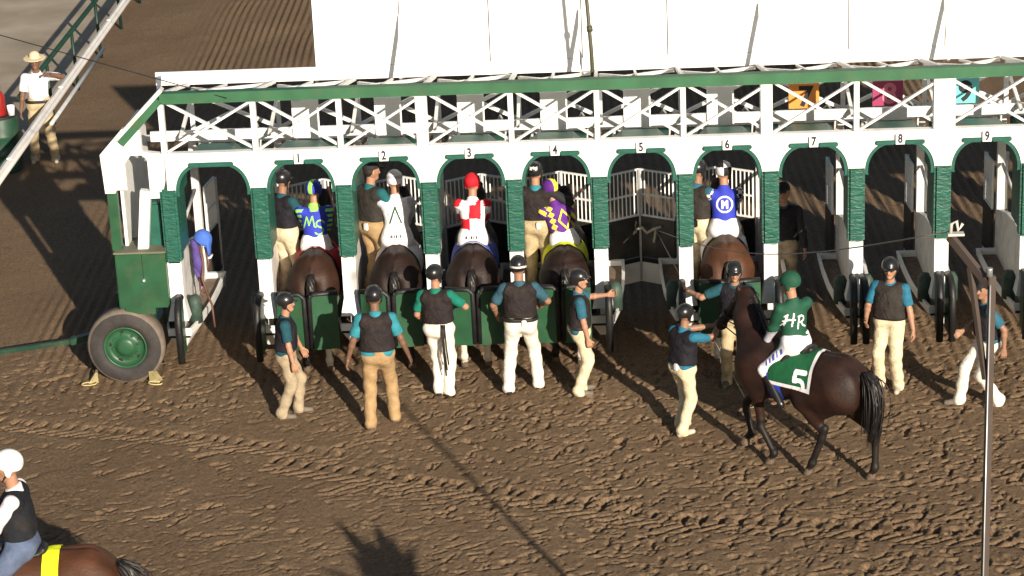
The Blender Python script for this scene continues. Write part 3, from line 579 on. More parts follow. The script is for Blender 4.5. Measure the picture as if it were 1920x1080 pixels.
    tor = lambda g: [cone(T(-.075, -.01, .04), T(.075, -.01, .04), (.132 if hem and not jockey else .112) + g * .6, k=.07, cut=hc), ell(T(0, .012, .17), (.152 + g, .118 + g, .15), np.stack([rt, fw, up]), .06, cut=hc), ell(T(0, .01, .33), (.172 + g, .122 + g, .17), np.stack([rt, fw, up]), .06, cut=hc), cone(T(-.12, -.01, .44), T(.12, -.01, .44), .066 + g * .7, k=.05)]
    col_ = [cone(T(0, -.012, .46), T(0, .004, .57), .078, .071, .03, lab=2)]
    A = tor(0) + col_
    for s in (0, 1):
        if sleeves == 'short':
            en = sh[s] + (elb[s] - sh[s]) * .78; A.append(cone(sh[s], en, .072, .066, .04, lab=1, cut=(en, nrm(elb[s] - sh[s]))))
        else: A += [cone(sh[s], elb[s], .069, .062, .04, lab=1), cone(elb[s], wr[s] - nrm(wr[s] - elb[s]) * .02, .062, .044, .03, lab=1, cut=(wr[s] - nrm(wr[s] - elb[s]) * .015, nrm(wr[s] - elb[s])))]
    sm_ = shirt if isinstance(shirt, (list, tuple)) else [shirt]
    cl_ = (lambda c, l: np.minimum(l, len(sm_) - 1)) if not (jockey and 'fn' in jockey) else (lambda c, l: jockey['fn']((c - hip) @ rt, (c - hip) @ fw, (c - hip) @ up, l))
    so = sdf_obj('silks' if jockey else 'shirt', sdf_mesh(A, .0115, cuts=[(T(0, -.06, .565), nrm(up * 1 + fw * .35))], wob=.0045, wobf=(26, 24, 30), seed=len(label)), list(sm_), R, cl_)
    if vest is not None:
        vo = sdf_obj('vest', sdf_mesh(tor(.026) + [cone(T(-.15, -.01, .425), T(.15, -.01, .425), .075, k=.05), cone(T(-.075, -.0, .1), T(.075, -.0, .25), .125, k=.06), cone(T(.075, -.0, .1), T(-.075, -.0, .25), .125, k=.06)], .0115, cuts=[(T(0, 0, .075 if hem else .10), -up), (T(0, -.06, .575), nrm(up * 1 + fw * .35)), ] , wob=.002), vest, R)
    if belt is not None: sdf_obj('belt', sdf_mesh([cone(T(-.07, 0, .075), T(.07, 0, .075), .137, k=.02), cone(T(-.085, -.02, .075), T(.085, -.02, .075), .132, k=.04)], .009, cuts=[(T(0, 0, .095), up), (T(0, 0, .05), -up)]), belt, R)
    # head gear
    if helmet:
        c = Hd(0, -.01, .045); big = .012
        hm = {'black': [HELM], 'white': [HELMW, BAND], 'band': [HELM, BAND], 'cap': [mat('black_cap_cotton', (.014, .014, .016), .8)], 'hat': [mat('pale_straw_hat', (.62, .52, .34), .8)], 'mark': [HELM, BAND]}.get(helmet, helmet) if isinstance(helmet, str) else helmet
        big = .022 if helmet != 'cap' else .008
        A = [ell(c, (.083 + big, .103 + big, .092 + big), HR, .02, cut=(Hd(0, 0, -.005 if helmet != 'cap' else .03), -hu + hf * .22))]
        if helmet == 'cap': A.append(ell(Hd(0, .115, .045), (.06, .06, .012), HR, .02))
        elif helmet == 'hat': A = [ell(Hd(0, -.01, .09), (.085, .1, .075), HR, .02), ell(Hd(0, 0, .06), (.18, .2, .012), HR, .02)]
        elif helmet != 'jk': A.append(ell(Hd(0, .115, .036), (.065, .055, .012), HR, .025))
        if not (helmet in ('cap', 'hat')): A += [ell(Hd(-.088, -.01, -.02), (.012, .03, .045), HR, .02), ell(Hd(.088, -.01, -.02), (.012, .03, .045), HR, .02)]
        def hfn(cc, l):
            q_ = (cc - HC) @ iv.T; r, f, u_ = q_[:, 0], q_[:, 1], q_[:, 2]
            if jockey and 'cap' in jockey: return jockey['cap'](r, f, u_)
            if helmet == 'band' or helmet == 'white': return (np.abs(u_ - .015 + .2 * f) < .013).astype(int)
            if helmet == 'mark': return ((np.abs(u_ - .09) < .018) & (np.abs(np.abs(r) - .035) < .015) | (np.hypot(r, u_ - .1) < .016)).astype(int)
            return np.zeros(len(cc), int)
        ho = sdf_obj('helmet' if helmet not in ('cap', 'hat') else helmet if helmet == 'cap' else 'straw_hat', sdf_mesh(A, .0085), hm, R, hfn)
        if helmet not in ('cap', 'hat'):
            m = MB(); m.tube([Hd(-.082, .0, -.03), Hd(-.07, .03, -.08), Hd(-.03, .055, -.118), Hd(.03, .055, -.118), Hd(.07, .03, -.08), Hd(.082, 0, -.03)], .0065, 6); m.build('chin_strap', BELT, R)
        if jockey and helmet: sdf_obj('goggles', sdf_mesh([cone(Hd(-.05, .082, .012), Hd(.05, .082, .012), .022, k=.02), cone(Hd(-.05, .082, .012), Hd(-.088, 0, .015), .012, k=.02), cone(Hd(.05, .082, .012), Hd(.088, 0, .015), .012, k=.02)], .009), GLASS, R)
        if helmet == 'cap' or helmet == 'hat': sdf_obj('hair', sdf_mesh([ell(Hd(0, -.03, .01), (.078, .085, .09), HR, .02, cut=(Hd(0, .0, 0), hf))], .01), HAIR, R)
    if sun_glass:
        sdf_obj('sunglasses', sdf_mesh([ell(Hd(-.032, .088, .005), (.026, .012, .016), HR, .01), ell(Hd(.032, .088, .005), (.026, .012, .016), HR, .01), cone(Hd(-.055, .085, .008), Hd(-.08, .0, .0), .005, k=.005), cone(Hd(.055, .085, .008), Hd(.08, .0, .0), .005, k=.005), cone(Hd(-.02, .098, .008), Hd(.02, .098, .008), .005, k=.005)], .006), GLASS, R)
    info = dict(R=R, T=T, rt=rt, fw=fw, up=up, silks=so, trousers=trousers, hip=hip, wr=wr, Hd=Hd, kn=kn, an=an, hj=hj)
    for e in extras:
        if e == 'radio_back': m = MB(); p = T(.05, -.165, .05); m.box(p[0] - .03, p[0] + .03, p[1] - .02, p[1] + .02, p[2] - .05, p[2] + .04, bev=.01); m.build('radio', RADIO, R)
        if e == 'radio_side': m = MB(); p = T(.165, -.06, .03); m.box(p[0] - .02, p[0] + .02, p[1] - .03, p[1] + .03, p[2] - .05, p[2] + .05, bev=.01); m.build('radio', RADIO, R)
        if e == 'straps':
            m = MB()
            for dx, ln in ((.10, .62), (.125, .55), (.085, .7)): p = T(dx, -.15, .1); m.tube([p, p + V(.01, -.03, -.1), p + V(.015, -.02, -ln * .6), p + V(.03, .0, -ln)], .011, 6)
            m.build('lead_strap', BELT, R)
        if e == 'pouch': m = MB(); p = T(.02, -.15, .12); m.box(p[0] - .03, p[0] + .03, p[1] - .012, p[1] + .012, p[2] - .015, p[2] + .015, bev=.005); m.build('belt_tag', BELT, R)
        if e == 'tool': m = MB(); p = T(.06, -.165, .06); m.box(p[0] - .05, p[0] + .05, p[1] - .02, p[1] + .02, p[2] - .06, p[2] + .05, bev=.015); m.build('pouch', BELT, R)
    return info
D2R = math.radians
def W2L(loc, yaw, p, scale=1):
    d = np.array(p, float) - np.array(loc, float); c, s = math.cos(-yaw), math.sin(-yaw); return tuple(np.array((d[0] * c - d[1] * s, d[0] * s + d[1] * c, d[2])) / scale)

# handlers on the track behind the gate
GC = 'gate crew on the dirt'
person((1.42, -1.40, 0), D2R(-84), 'walking man in profile facing right, dark teal shirt, black vest, greyish khaki trousers', feet=((-.09, .13, .0), (.1, -.1, 0)), hands=((-.26, .22, .86), (.27, .10, .84)), lean=3, shirt=TEALD, vest=VESTN, pants=GREYK, skin=0, extras=('radio_side',), group=GC, scale=.885)
person((2.56, -1.76, 0), D2R(3), 'man seen from behind in bright turquoise shirt, brown vest and khaki trousers, arms hanging apart', feet=((-.13, -.1, 0), (.16, .12, 0)), hip=(0, 0, .92), hands=((-.36, .0, .86), (.40, .03, .80)), shirt=TURQ, vest=VEST, pants=KHAKI, skin=2, shoe=SHOE, group=GC, scale=.99, head=(0, -.5))
person((3.24, -.86, 0), D2R(-12), 'man in green teal shirt and white trousers with black straps hanging at his hip', feet=((-.04, .02, 0), (.1, .0, 0)), hands=((-.26, .2, .95), (.26, .34, 1.13)), poles=(None, (1, -.4, -.5)), shirt=TEALG, vest=VEST, pants=WHITEP, skin=0, shoe=SHOEB, hem=False, extras=('straps', 'pouch'), group=GC, head=(-24, 0), side=-2, scale=.945)
person((4.24, -.80, 0), D2R(0), 'man seen from behind with white band round his helmet, belt and white trousers, legs apart', feet=((-.18, -.06, 0), (.19, .1, 0)), hip=(0, 0, .9), hands=((-.30, .22, .93), (.27, .30, 1.02)), poles=((-1, -.4, -.5), (1, -.4, -.5)), shirt=STEELT, vest=VEST, pants=WHITEP, skin=1, helmet='band', shoe=SHOEB, hem=False, belt=BELT, extras=('radio_back',), group=GC, scale=.995)
loc, yw = (4.96, -.92, 0), D2R(-74)
person(loc, yw, 'man in blue teal shirt and cream trousers holding the open tail gate with one hand', feet=((-.05, .03, 0), (.12, -.06, 0)), hands=(W2L(loc, yw, (5.32, -.60, 1.2), .93), (.25, .05, .84)), poles=((-1, -.3, -.6), None), twist=-10, shirt=BLUET, vest=VEST, pants=CREAM, skin=0, shoe=SHOE, belt=BELT, group=GC, head=(-22, 0), helmet='black', scale=.895)
loc, yw = (6.16, -2.25, 0), D2R(-50)
person(loc, yw, 'man in cream trousers reaching up to the dark horse with the rider in green', feet=((-.1, .05, 0), (.1, -.1, 0)), hands=(W2L(loc, yw, (6.58, -2.0, 1.26), .9), W2L(loc, yw, (6.62, -2.12, 1.34), .9)), poles=((-1, .2, -.7), (1, -.2, -1)), shirt=BRIGHTB, vest=VESTN, pants=CREAM, skin=1, shoe=SHOEW, extras=('radio_back',), group=GC, head=(5, -4), scale=.885, lean=4)
loc, yw = (6.86, -.78, 0), D2R(172)
person(loc, yw, 'man in helmet and sunglasses behind the dark horse, one arm stretched to the gate', feet=((-.1, .0, 0), (.12, .05, 0)), hands=((-.22, .25, 1.0), W2L(loc, yw, (6.30, -.60, 1.2), .94)), poles=(None, (1, .3, -.6)), shirt=TEALD, vest=VESTN, pants=TANP, skin=0, sun_glass=True, group=GC, lean=6, head=(8, -8), scale=.91)
person((8.70, -1.08, 0), D2R(158), 'stout man in sunglasses standing alone, bright blue shirt, black vest and cream trousers', feet=((-.12, .02, 0), (.13, .0, 0)), hands=((-.34, .10, .84), (.24, .26, 1.02)), shirt=BRIGHTB, vest=VESTG, pants=CREAM, skin=0, sun_glass=True, group=GC, head=(6, -5), belt=BELT, scale=.945, shoe=SHOEW)
person((9.78, -1.68, 0), D2R(100), 'striding man in white trousers half hidden by the tall brown pole', feet=((-.08, -.12, 0), (.1, .34, .0)), hip=(0, 0, .88), hands=((-.28, -.12, .86), (.24, .25, .95)), shirt=BLUET, vest=VESTN, pants=WHITEP, skin=1, helmet='cap', group=GC, lean=5, head=(30, -4), shoe=SHOE, scale=.93)
# crew standing on the footboards inside the stalls
GI = 'gate crew inside the stalls'
person((1.20, .92, .70), D2R(-35), 'crewman in black vest and cream trousers beside the jockey in blue and lime silks', hands=((-.1, .36, 1.05), (.25, .32, 1.05)), shirt=TEALD, vest=VESTN, pants=CREAM, skin=1, hem=False, group=GI, head=(-10, -10), scale=.96)
person((2.34, .86, .70), D2R(-40), 'bareheaded crewman in teal shirt and grey vest beside the white clad jockey', hands=((-.12, .34, 1.1), (.26, .36, 1.1)), shirt=TEAL, vest=VESTG, pants=KHAKI, skin=0, helmet='cap', hem=False, group=GI, head=(-20, -8), extras=('radio_back',), scale=1.03)
person((4.44, .86, .70), D2R(-8), 'crewman in marked helmet and brown vest beside the purple and yellow jockey', hands=((-.1, .36, 1.05), (.40, .22, 1.18)), poles=(None, (1, -.5, -.3)), shirt=[TURQ, mat('black_sleeve', (.015, .015, .02), .8), TURQ], vest=VEST, pants=TANP, skin=0, helmet='mark', hem=False, group=GI, extras=('radio_back',), scale=.97, sleeves='long')
person((6.49, .86, .66), D2R(-38), 'crewman with black pouch on cream trousers beside the jockey in blue silks', hands=((-.12, .34, 1.05), (.26, .30, .95)), shirt=BLUET, vest=VESTG, pants=CREAM, skin=1, hem=False, group=GI, head=(-5, -8), extras=('tool',), scale=.97)
person((7.66, 1.95, 0), D2R(170), 'man in dark jacket and black cap standing in the shade of the empty stall', hands=((-.3, .1, .85), (.3, .1, .85)), shirt=[TEALD, mat('black_sleeve', (.015, .015, .02), .8), TEALD], vest=VESTN, pants=GREYK, skin=0, helmet='cap', scale=.97, sleeves='long')

# ------------------------------------------------------------------ horses
def coat(name, col, col2): return mat(name, col, .58, .25, 5, .25, 45, spec=.3, col2=col2, stretch=(1, .5, 1))
BAY = coat('bay_coat', (.024, .0105, .0065), (.042, .018, .010)); DBAY = coat('dark_bay_coat', (.012, .0065, .0055), (.022, .0105, .0075)); CHEST = coat('red_bay_coat', (.058, .023, .0115), (.09, .036, .016)); POINT = coat('black_points', (.010, .008, .008), (.016, .012, .011))
SOCK = mat('white_sock', (.62, .56, .46), .7, .08, 12, .2, 40, dirt=.2); HOOF = mat('hoof_horn', (.12, .085, .06), .6, .2, 14, dirt=.5); HAIRB = mat('black_horse_hair', (.012, .010, .010), .45, .3, 20, spec=.4)
def horse(loc, yaw, label, coat_, fore=((-.13, .55, 0), (.13, .55, 0)), hind=((-.15, -.72, 0), (.15, -.72, 0)), poll=(0, 1.02, 1.78), muzzle=(0, 1.3, 1.38), socks=(), cloth_=None, group=None, tail=None, scale=1, height=0, bridle=None, reins=False):
    R = empty('horse', loc, yaw, label, 'horse', group); R.scale = (scale,) * 3
    pr = []
    C_ = lambda *a, **k: pr.append(cone(*a, **k))
    # trunk
    pr.append(ell((0, -.05, 1.16), (.275, .62, .31), k=.12)); pr.append(ell((0, .35, 1.14), (.25, .36, .34), k=.12)); C_((0, -.48, 1.20), (0, .1, 1.18), .235, .25, .12)
    for s in (-1, 1):
        pr.append(ell((s * .125, -.55, 1.23), (.155, .30, .25), k=.08)); pr.append(ell((s * .13, -.72, 1.12), (.135, .18, .26), k=.06))
        pr.append(ell((s * .15, .48, 1.14), (.12, .22, .30), k=.10)); C_((s * .1, .68, 1.05), (s * .12, .6, 1.2), .12, .12, .10)
    for s in (-1, 1): pr.append(ell((s * .155, -.43, 1.30), (.10, .13, .12), k=.05)); C_((s * .19, -.62, 1.05), (s * .18, -.42, .98), .10, .095, .06); pr.append(ell((s * .17, .58, 1.22), (.085, .16, .16), k=.05)); pr.append(ell((s * .165, .40, 1.02), (.09, .12, .15), k=.05))
    C_((0, -.30, 1.42), (0, -.62, 1.42), .09, .085, .14); C_((0, -.62, 1.41), (0, -.86, 1.30), .085, .05, .1)
    C_((0, .05, 1.38), (0, .42, 1.46), .07, .075, .14); C_((0, .42, 1.47), (0, .62, 1.42), .075, .1, .12)
    pr.append(ell((0, -.97, 1.13), (.022, .16, .22), k=.07, sub=True)); pr.append(ell((0, -.60, 1.525), (.012, .26, .022), k=.05, sub=True))
    pl = V(*poll); mz = V(*muzzle); nb = V(0, .62, 1.22)
    mid = (nb + V(0, .02, .1)) * .45 + pl * .55 + V(0, .03, .03)
    pr.append(cone(nb + V(0, -.05, .04), mid, .22, .135, .12)); pr.append(cone(mid, pl, .135, .095, .08)); pr.append(cone(V(0, .5, 1.42), (pl + V(0, -.06, .04)), .07, .06, .1))
    fd = nrm(mz - pl); HL = np.linalg.norm(mz - pl); sd_ = nrm(np.cross(fd, V(0, 0, 1))); un = np.cross(sd_, fd)   # un: away from the jaw (forehead side)
    if un[2] < 0: un = -un
    q = lambda t, o=0, s=0: pl + fd * (HL * t) + un * o + sd_ * s
    pr += [cone(q(.05, -.0), q(.32, -.03), .10, .092, .06), cone(q(.1, -.07), q(.34, -.09), .075, .07, .05), cone(q(.32, -.01), q(.82, -.01), .078, .053, .05), cone(q(.84, -.01), q(1.0, -.03), .056, .052, .04), cone(q(.97, -.06), q(.92, -.075), .035, .03, .03)]
    for s in (-1, 1): pr += [cone(q(.22, .045, s * .062), q(.27, .04, s * .06), .028, .024, .03), cone(q(.97, .012, s * .035), q(1.0, 0, s * .03), .022, .018, .02), cone(q(.0, .06, s * .05), q(-.12, .13, s * .07), .03, .010, .02), cone(q(.0, .06, s * .05), q(-.06, .10, s * .075), .03, .024, .02)]
    socked = []
    for i, s in enumerate((-1, 1)):
        f = V(*fore[i]); x = f[0]; up_ = f[2]; kx = s * .14 * .5 + x * .5; stp = f[1] - .55
        el_ = V(s * .155, .50 + stp * .12, .92); kn_ = V(kx, .57 + stp * .55 + (.1 if up_ > .05 else 0), .50 + up_ * .5); ft = V(x * .9 + kx * .1, f[1] - .045 - (.03 if up_ > .05 else 0), .155 + up_); hf_ = f + V(0, .0, .045)
        L0 = 1 if True else 0
        pr += [cone(V(s * .15, .52, 1.05), el_, .125, .095, .08), cone(el_, kn_ + V(0, 0, .06), .082, .048, .05, lab=0), cone(kn_ + V(0, .005, .05), kn_ + V(0, 0, -.05), .05, .045, .03, lab=1), cone(kn_ + V(0, -.005, -.05), ft, .040, .037, .03, lab=2 if ('f', i) in socks else 1), cone(ft, ft, .043, .043, .03, lab=2 if ('f', i) in socks else 1), cone(ft, hf_ + V(0, .01, .01), .037, .04, .03, lab=2 if ('f', i) in socks else 1), cone(hf_ + V(0, .0, .015), hf_ + V(0, .025, -.04), .045, .058, .012, lab=3)]
        h = V(*hind[i]); stp = h[1] + .72; kx = s * .15 * .45 + h[0] * .55
        hip_ = V(s * .14, -.60 + stp * .05, 1.15); sf = V(s * .17, -.36 + stp * .35, .93 + max(stp, 0) * .04); hk = V(kx, -.80 + stp * .80, .57 + h[2] * .6); ft = V(h[0], h[1] - .045, .165 + h[2]); hf_ = h + V(0, 0, .045); lb = 2 if ('h', i) in socks else 1
        pr += [cone(hip_, sf, .20, .135, .10), cone(V(s * .14, -.74 + stp * .1, 1.05), hk + V(0, .1, .18), .14, .075, .08), cone(sf, hk + V(0, .03, .07), .125, .058, .07), cone(hk + V(0, -.035, .06), hk + V(0, 0, -.06), .05, .045, .03, lab=1), cone(hk + V(0, -.045, .075), hk + V(0, -.03, .03), .03, .03, .03, lab=1), cone(hk + V(0, -.005, -.05), ft, .045, .040, .03, lab=lb), cone(ft, ft, .046, .046, .03, lab=lb), cone(ft, hf_ + V(0, .01, .01), .039, .042, .03, lab=lb), cone(hf_ + V(0, 0, .015), hf_ + V(0, .022, -.04), .047, .058, .012, lab=3)]
    bo = sdf_obj('body', sdf_mesh(pr, .0165, cuts=[((0, 0, .003), (0, 0, -1))]), [coat_, POINT, SOCK, HOOF], R)
    # eyes
    m = MB()
    for s in (-1, 1):
        c = q(.24, .045, s * .085); m.tube([c - sd_ * .004 * s, c + sd_ * .012 * s], .016, 8, r2=.006)
    m.build('eyes', EYE, R)
    # tail
    tp = tail or [(0, -.87, 1.33), (0, -.94, 1.22), (0, -.95, .95), (0, -.93, .5)]; m = MB(); tpv = [V(*p) for p in tp]
    def curve(P_, t): t = t * (len(P_) - 1); i = min(int(t), len(P_) - 2); u_ = t - i; a = P_[max(i - 1, 0)]; b = P_[i]; c = P_[i + 1]; d = P_[min(i + 2, len(P_) - 1)]; return .5 * (2 * b + (c - a) * u_ + (2 * a - 5 * b + 4 * c - d) * u_ ** 2 + (3 * b - a - 3 * c + d) * u_ ** 3)
    tl = np.linspace(0, .93, 12); tr_ = (.034 + .045 * np.sin(np.minimum(tl * 2.2, 2.6)) * (1 if tail else .6)) * (1 - tl ** 4 * .8); core_ = [cone(curve(tpv, tl[i]), curve(tpv, tl[i + 1]), tr_[i], tr_[i + 1], .03) for i in range(11)]
    to = sdf_obj('tail', sdf_mesh(core_, .012, wob=.007, wobf=(130, 110, 9), seed=3), HAIRB, R)
    for k in range(130 if tail else 30):
        o = rng.normal(0, 1, 3) * (V(.03, .03, .03) if tail else V(.014, .012, .016)); e = rng.uniform(.8, 1.06); m.tube([curve(tpv, min(t * e, 1)) + o * (.6 + 1.2 * math.sin(min(t, 1) * 2.4)) + V(0, 0, -max(t * e - 1, 0) * .6) for t in np.linspace(0, 1, 9)], lambda t: .008 * (1 - t) ** .6 + .001, 5)
    m.build('tail_hair', HAIRB, to)
    m = MB()
    for k in range(110):
        t = k / 109; a = V(0, .42, 1.53) * (1 - t) + (pl + V(0, -.06, .085)) * t + V(0, -.02, .015 * math.sin(t * 3)); s = 1 if k % 5 else -1; m.tube([a, a + V(s * .055, -.01, -.01), a + V(s * .10, .01 + rng.normal(0, .02), -.07), a + V(s * .125, .02 + rng.normal(0, .03), -.17)], .009, 5, r2=.002)
    m.build('mane', HAIRB, R)
    # bridle
    bm2 = bridle or LEATHER; m = MB()
    def ring(t, rx, o, th=.008): return [q(t, o + rx[1] * math.sin(a), rx[0] * math.cos(a)) for a in np.linspace(0, 2 * math.pi, 17)]
    m.tube(ring(.62, (.075, .078), -.015), .010, 6); m.tube(ring(.09, (.12, .135), -.03), .009, 6)
    for s in (-1, 1): m.tube([q(.1, .03, s * .105), q(.4, -.0, s * .085), q(.82, -.02, s * .062)], .008, 6)
    m.build('bridle', bm2, R)
    bv = BVHTree.FromPolygons([x.co for x in bo.data.vertices], [p.vertices for p in bo.data.polygons])
    def drape(name, y0, y1, th0, th1, mats, off=.014, edge=0, parent=R, z0=1.12, flare=0, ny=26, nt=44):
        mb = MB(); G = {}
        for i in range(ny + 1):
            for j in range(nt + 1):
                t = j / nt; th = th0 + (th1 - th0) * t; yy = y0 + (y1 - y0) * i / ny - flare * abs(th) * i / ny
                d = Vector((math.sin(th), 0, math.cos(th))); h = bv.ray_cast(Vector((0, yy, z0)) + d * .9, -d, 1.5)
                if h[0] is not None: mb.v.append(tuple(h[0] + d * off)); G[(i, j)] = len(mb.v) - 1
        for i in range(ny):
            for j in range(nt):
                k = [(i, j), (i + 1, j), (i + 1, j + 1), (i, j + 1)]
                if all(a in G for a in k): mb.f.append(tuple(G[a] for a in k)); mb.m.append(1 if edge and (i < edge or j < edge or j >= nt - edge) else 0); mb.sm.append(True)
        return mb.build(name, mats, parent, fix=False)
    if cloth_: drape('saddle_cloth', cloth_.get('y0', -.32), .22, -cloth_.get('th', 1.75), cloth_.get('th', 1.75), cloth_['mats'], edge=cloth_.get('edge', 0))
    if reins:
        m = MB()
        for s in (-1, 1): m.tube([q(.86, -.03, s * .062), (q(.86, -.03, s * .062) + V(s * .10, .42, 1.46)) / 2 + V(s * .03, 0, -.04), V(s * .09, .40, 1.46)], .008, 6)
        m.build('reins', BLACKP, R)
    sdl = [ell((0, .0, 1.50), (.14, .24, .04), k=.05), cone((-.05, -.2, 1.535), (.05, -.2, 1.535), .035, k=.05), cone((0, .2, 1.54), (0, .1, 1.5), .05, .04, k=.05), cone((-.2, .08, 1.38), (-.14, .02, 1.48), .035, .05, .05), cone((.2, .08, 1.38), (.14, .02, 1.48), .035, .05, .05)]
    sdf_obj('saddle', sdf_mesh(sdl, .014), BLACKP if not cloth_ or 'saddle' not in cloth_ else cloth_['saddle'], R)
    return dict(R=R, body=bo, drape=drape, q=q, bv=bv)
def cm(name, col, **k): return mat(name, col, .7, .1, 14, .3, 24, spec=.25, **k)
WCL = cm('white_saddle_cloth', (.74, .73, .76)); REDC = cm('red_saddle_cloth', (.55, .03, .05)); BLUEC = cm('blue_saddle_cloth', (.08, .10, .42)); YELC = cm('yellow_saddle_cloth', (.72, .78, .02)); GRNC = cm('green_saddle_cloth', (.01, .09, .035)); 
HG = 'loaded racehorses in their stalls'
h1 = horse((1.62, .78, 0), 0, 'bay racehorse with white hind sock and red cloth in the first numbered stall', BAY, socks=(('h', 1),), cloth_=dict(mats=[REDC, WCL], y0=-.30), group=HG)
h2 = horse((2.66, .78, 0), 0, 'dark racehorse with white cloth in the stall under number two', DBAY, cloth_=dict(mats=[WCL], y0=-.28), group=HG, height=0)
h3 = horse((3.63, .78, 0), 0, 'dark bay racehorse with two white hind socks in the stall under number three', DBAY, socks=(('h', 0), ('h', 1)), cloth_=dict(mats=[BLUEC, WCL], y0=-.34, edge=1), group=HG)
h4 = horse((4.79, .78, 0), 0, 'dark bay racehorse under a bright yellow cloth in the fourth stall', DBAY, socks=(('h', 1),), cloth_=dict(mats=[YELC], y0=-.38), group=HG, hind=((-.16, -.66, 0), (.17, -.78, 0)), scale=.97)
h6 = horse((6.82, .78, 0), 0, 'reddish bay racehorse with one white hind leg in the sixth stall', CHEST, socks=(('h', 0),), cloth_=dict(mats=[WCL], y0=-.2), group=HG, hind=((-.15, -.85, 0), (.15, -.7, 0)))
Y5 = math.atan2(.8, .6); L5 = (7.41, -3.33, 0)
BAY5 = coat('reddish_dark_bay_coat', (.014, .0062, .0047), (.030, .0118, .0072))
h5 = horse(L5, Y5, 'dark bay racehorse with number five cloth walking towards the gate with its rider in green', BAY5, fore=((-.12, .30, 0), (.12, .80, .07)), hind=((-.14, -.24, 0), (.13, -.92, 0)), poll=(.36, .96, 1.86), muzzle=(.34, 1.33, 1.42), cloth_=dict(mats=[GRNC, WCL], y0=-.36, th=1.62, edge=2), tail=[(0, -.9, 1.34), (.0, -1.0, 1.22), (-.03, -1.04, .95), (-.06, -1.0, .52)], bridle=BLACKP, reins=True, scale=.96)
cl5 = [o for o in h5['R'].children if o.name.startswith('saddle_cloth')][0]
decal('cloth_number', cl5, (-.33, -.20, 1.19), (0, -1, 0), (-.22, 0, 1), strokes(S_(G5, .23), .05), (.34, .36), LETTERW, cl5, off=.006)
bg_ = MB()
decal('cloth_lettering', cl5, (-.3, -.02, .97), (0, -1, 0), (.0, 0, 1), lambda U, W: (np.abs(W) < .045) & (np.abs(U) < .2), (.44, .12), WCL, cl5, off=.005)
decal('cloth_lettering', cl5, (-.3, -.02, .97), (0, -1, 0), (.0, 0, 1), lambda U, W: (np.abs(W) < .024) & (np.abs(U) < .16) & (np.sin(U * 95) + .6 * np.sin(U * 41 + 1) > .1), (.44, .12), LETTER, cl5, off=.009)
BLU = cm('royal_blue_girth', (.02, .06, .45))
h5['drape']('girth', .06, .15, -2.9, -1.0, [BLU], off=.012, ny=4); h5['drape']('girth', .20, .25, -2.9, -1.2, [BLU], off=.012, ny=3)
# pony and outrider, lower left corner
LQ = (-.25, -8.22, 0); YQ = D2R(92)
hp = horse(LQ, YQ, 'reddish bay pony with a bright yellow cloth at the corner under the outrider', coat('pony_coat', (.055, .021, .010), (.085, .033, .015)), cloth_=None, poll=(0, 1.05, 1.72), muzzle=(0, 1.4, 1.35), tail=[(0, -.9, 1.33), (0, -1.02, 1.2), (.02, -1.06, .9), (.03, -1.02, .5)])
hp['drape']('saddle_cloth', -.36, -.20, -1.7, 1.7, [YELC], flare=.0, ny=8)

# ------------------------------------------------------------------ riders
ROYAL = cm('royal_blue_silk', (.03, .045, .42)); LIME = cm('lime_silk', (.30, .72, .12)); WSILK = cm('white_silk', (.76, .74, .77)); RED = cm('red_silk', (.55, .012, .025)); PURP = cm('purple_silk', (.10, .02, .22)); YEL = cm('yellow_silk', (.75, .72, .06)); BLK = cm('black_silk', (.015, .015, .018)); DGRN = cm('dark_green_silk', (.012, .07, .04)); GREYS = cm('pale_grey_silk', (.45, .45, .52))
JG = 'jockeys mounted in the stalls'
def jockey(hl, yaw, label, shirt, cap_mats, cap_fn, fn=None, lean=12, side=0, twist=0, head=(0, -3), hands=((-.10, .36, 1.56), (.10, .36, 1.56)), group=JG, hip=(0, -.02, 1.60), scale=1, pants=BREECH, tall=True, vest=None):
    jk = dict(cap=cap_fn)
    if fn: jk['fn'] = fn
    return person(hl, yaw, label, feet=((-.29, .08, .80), (.29, .08, .80)), hip=hip, lean=lean, side=side, twist=twist, hands=hands, poles=((-.35, -1, -.4), (.35, -1, -.4)), kpoles=((-.15, 1, .1), (.15, 1, .1)), head=head, footyaw=(.2, -.2), shirt=shirt, vest=vest, pants=pants, shoe=BOOT, helmet=cap_mats, sleeves='long', hem=False, jockey=jk, group=group, scale=scale, tall_boot=True, skin=0, kind='jockey')
quart = lambda r, f, u_: ((r > 0) ^ (f > -.01)).astype(int)
strip = lambda r, f, u_: (np.abs(r) < .03).astype(int)
plain = lambda r, f, u_: np.zeros(len(r), int)
chk = lambda l: l
def slv(c=1): return lambda x, y, z, l: np.where(l == 1, c, np.where(l == 2, 2, 0))
S5 = .96
j1 = jockey((1.62, .78, 0), 0, 'jockey in blue silks with lime letters and blue and lime cap', [ROYAL, LIME, LIME], [ROYAL, LIME], strip, lambda x, y, z, l: np.where(l == 2, 1, np.where(l == 1, (np.abs(((z + 1) / .075) % 1 - .5) < .27).astype(int), 0)), scale=S5, head=(-18, -3), hip=(0, -.13, 1.56))
def on_back(j, name, shape, ext, m, dz=.29, dx=0, off=.006, cell=.006, obj=None):
    T, rt, up = j['T'], j['rt'], j['up']; return decal(name, obj or j['silks'], T(dx, -.13, dz), rt, up, shape, ext, m, obj or j['silks'], cell=cell, off=off)
on_back(j1, 'chest_letters', strokes(S_(GMs, .15, -.065, .045) + S_(GSs, .2, .065, -.03), .018), (.34, .34), LIME, dz=.27)
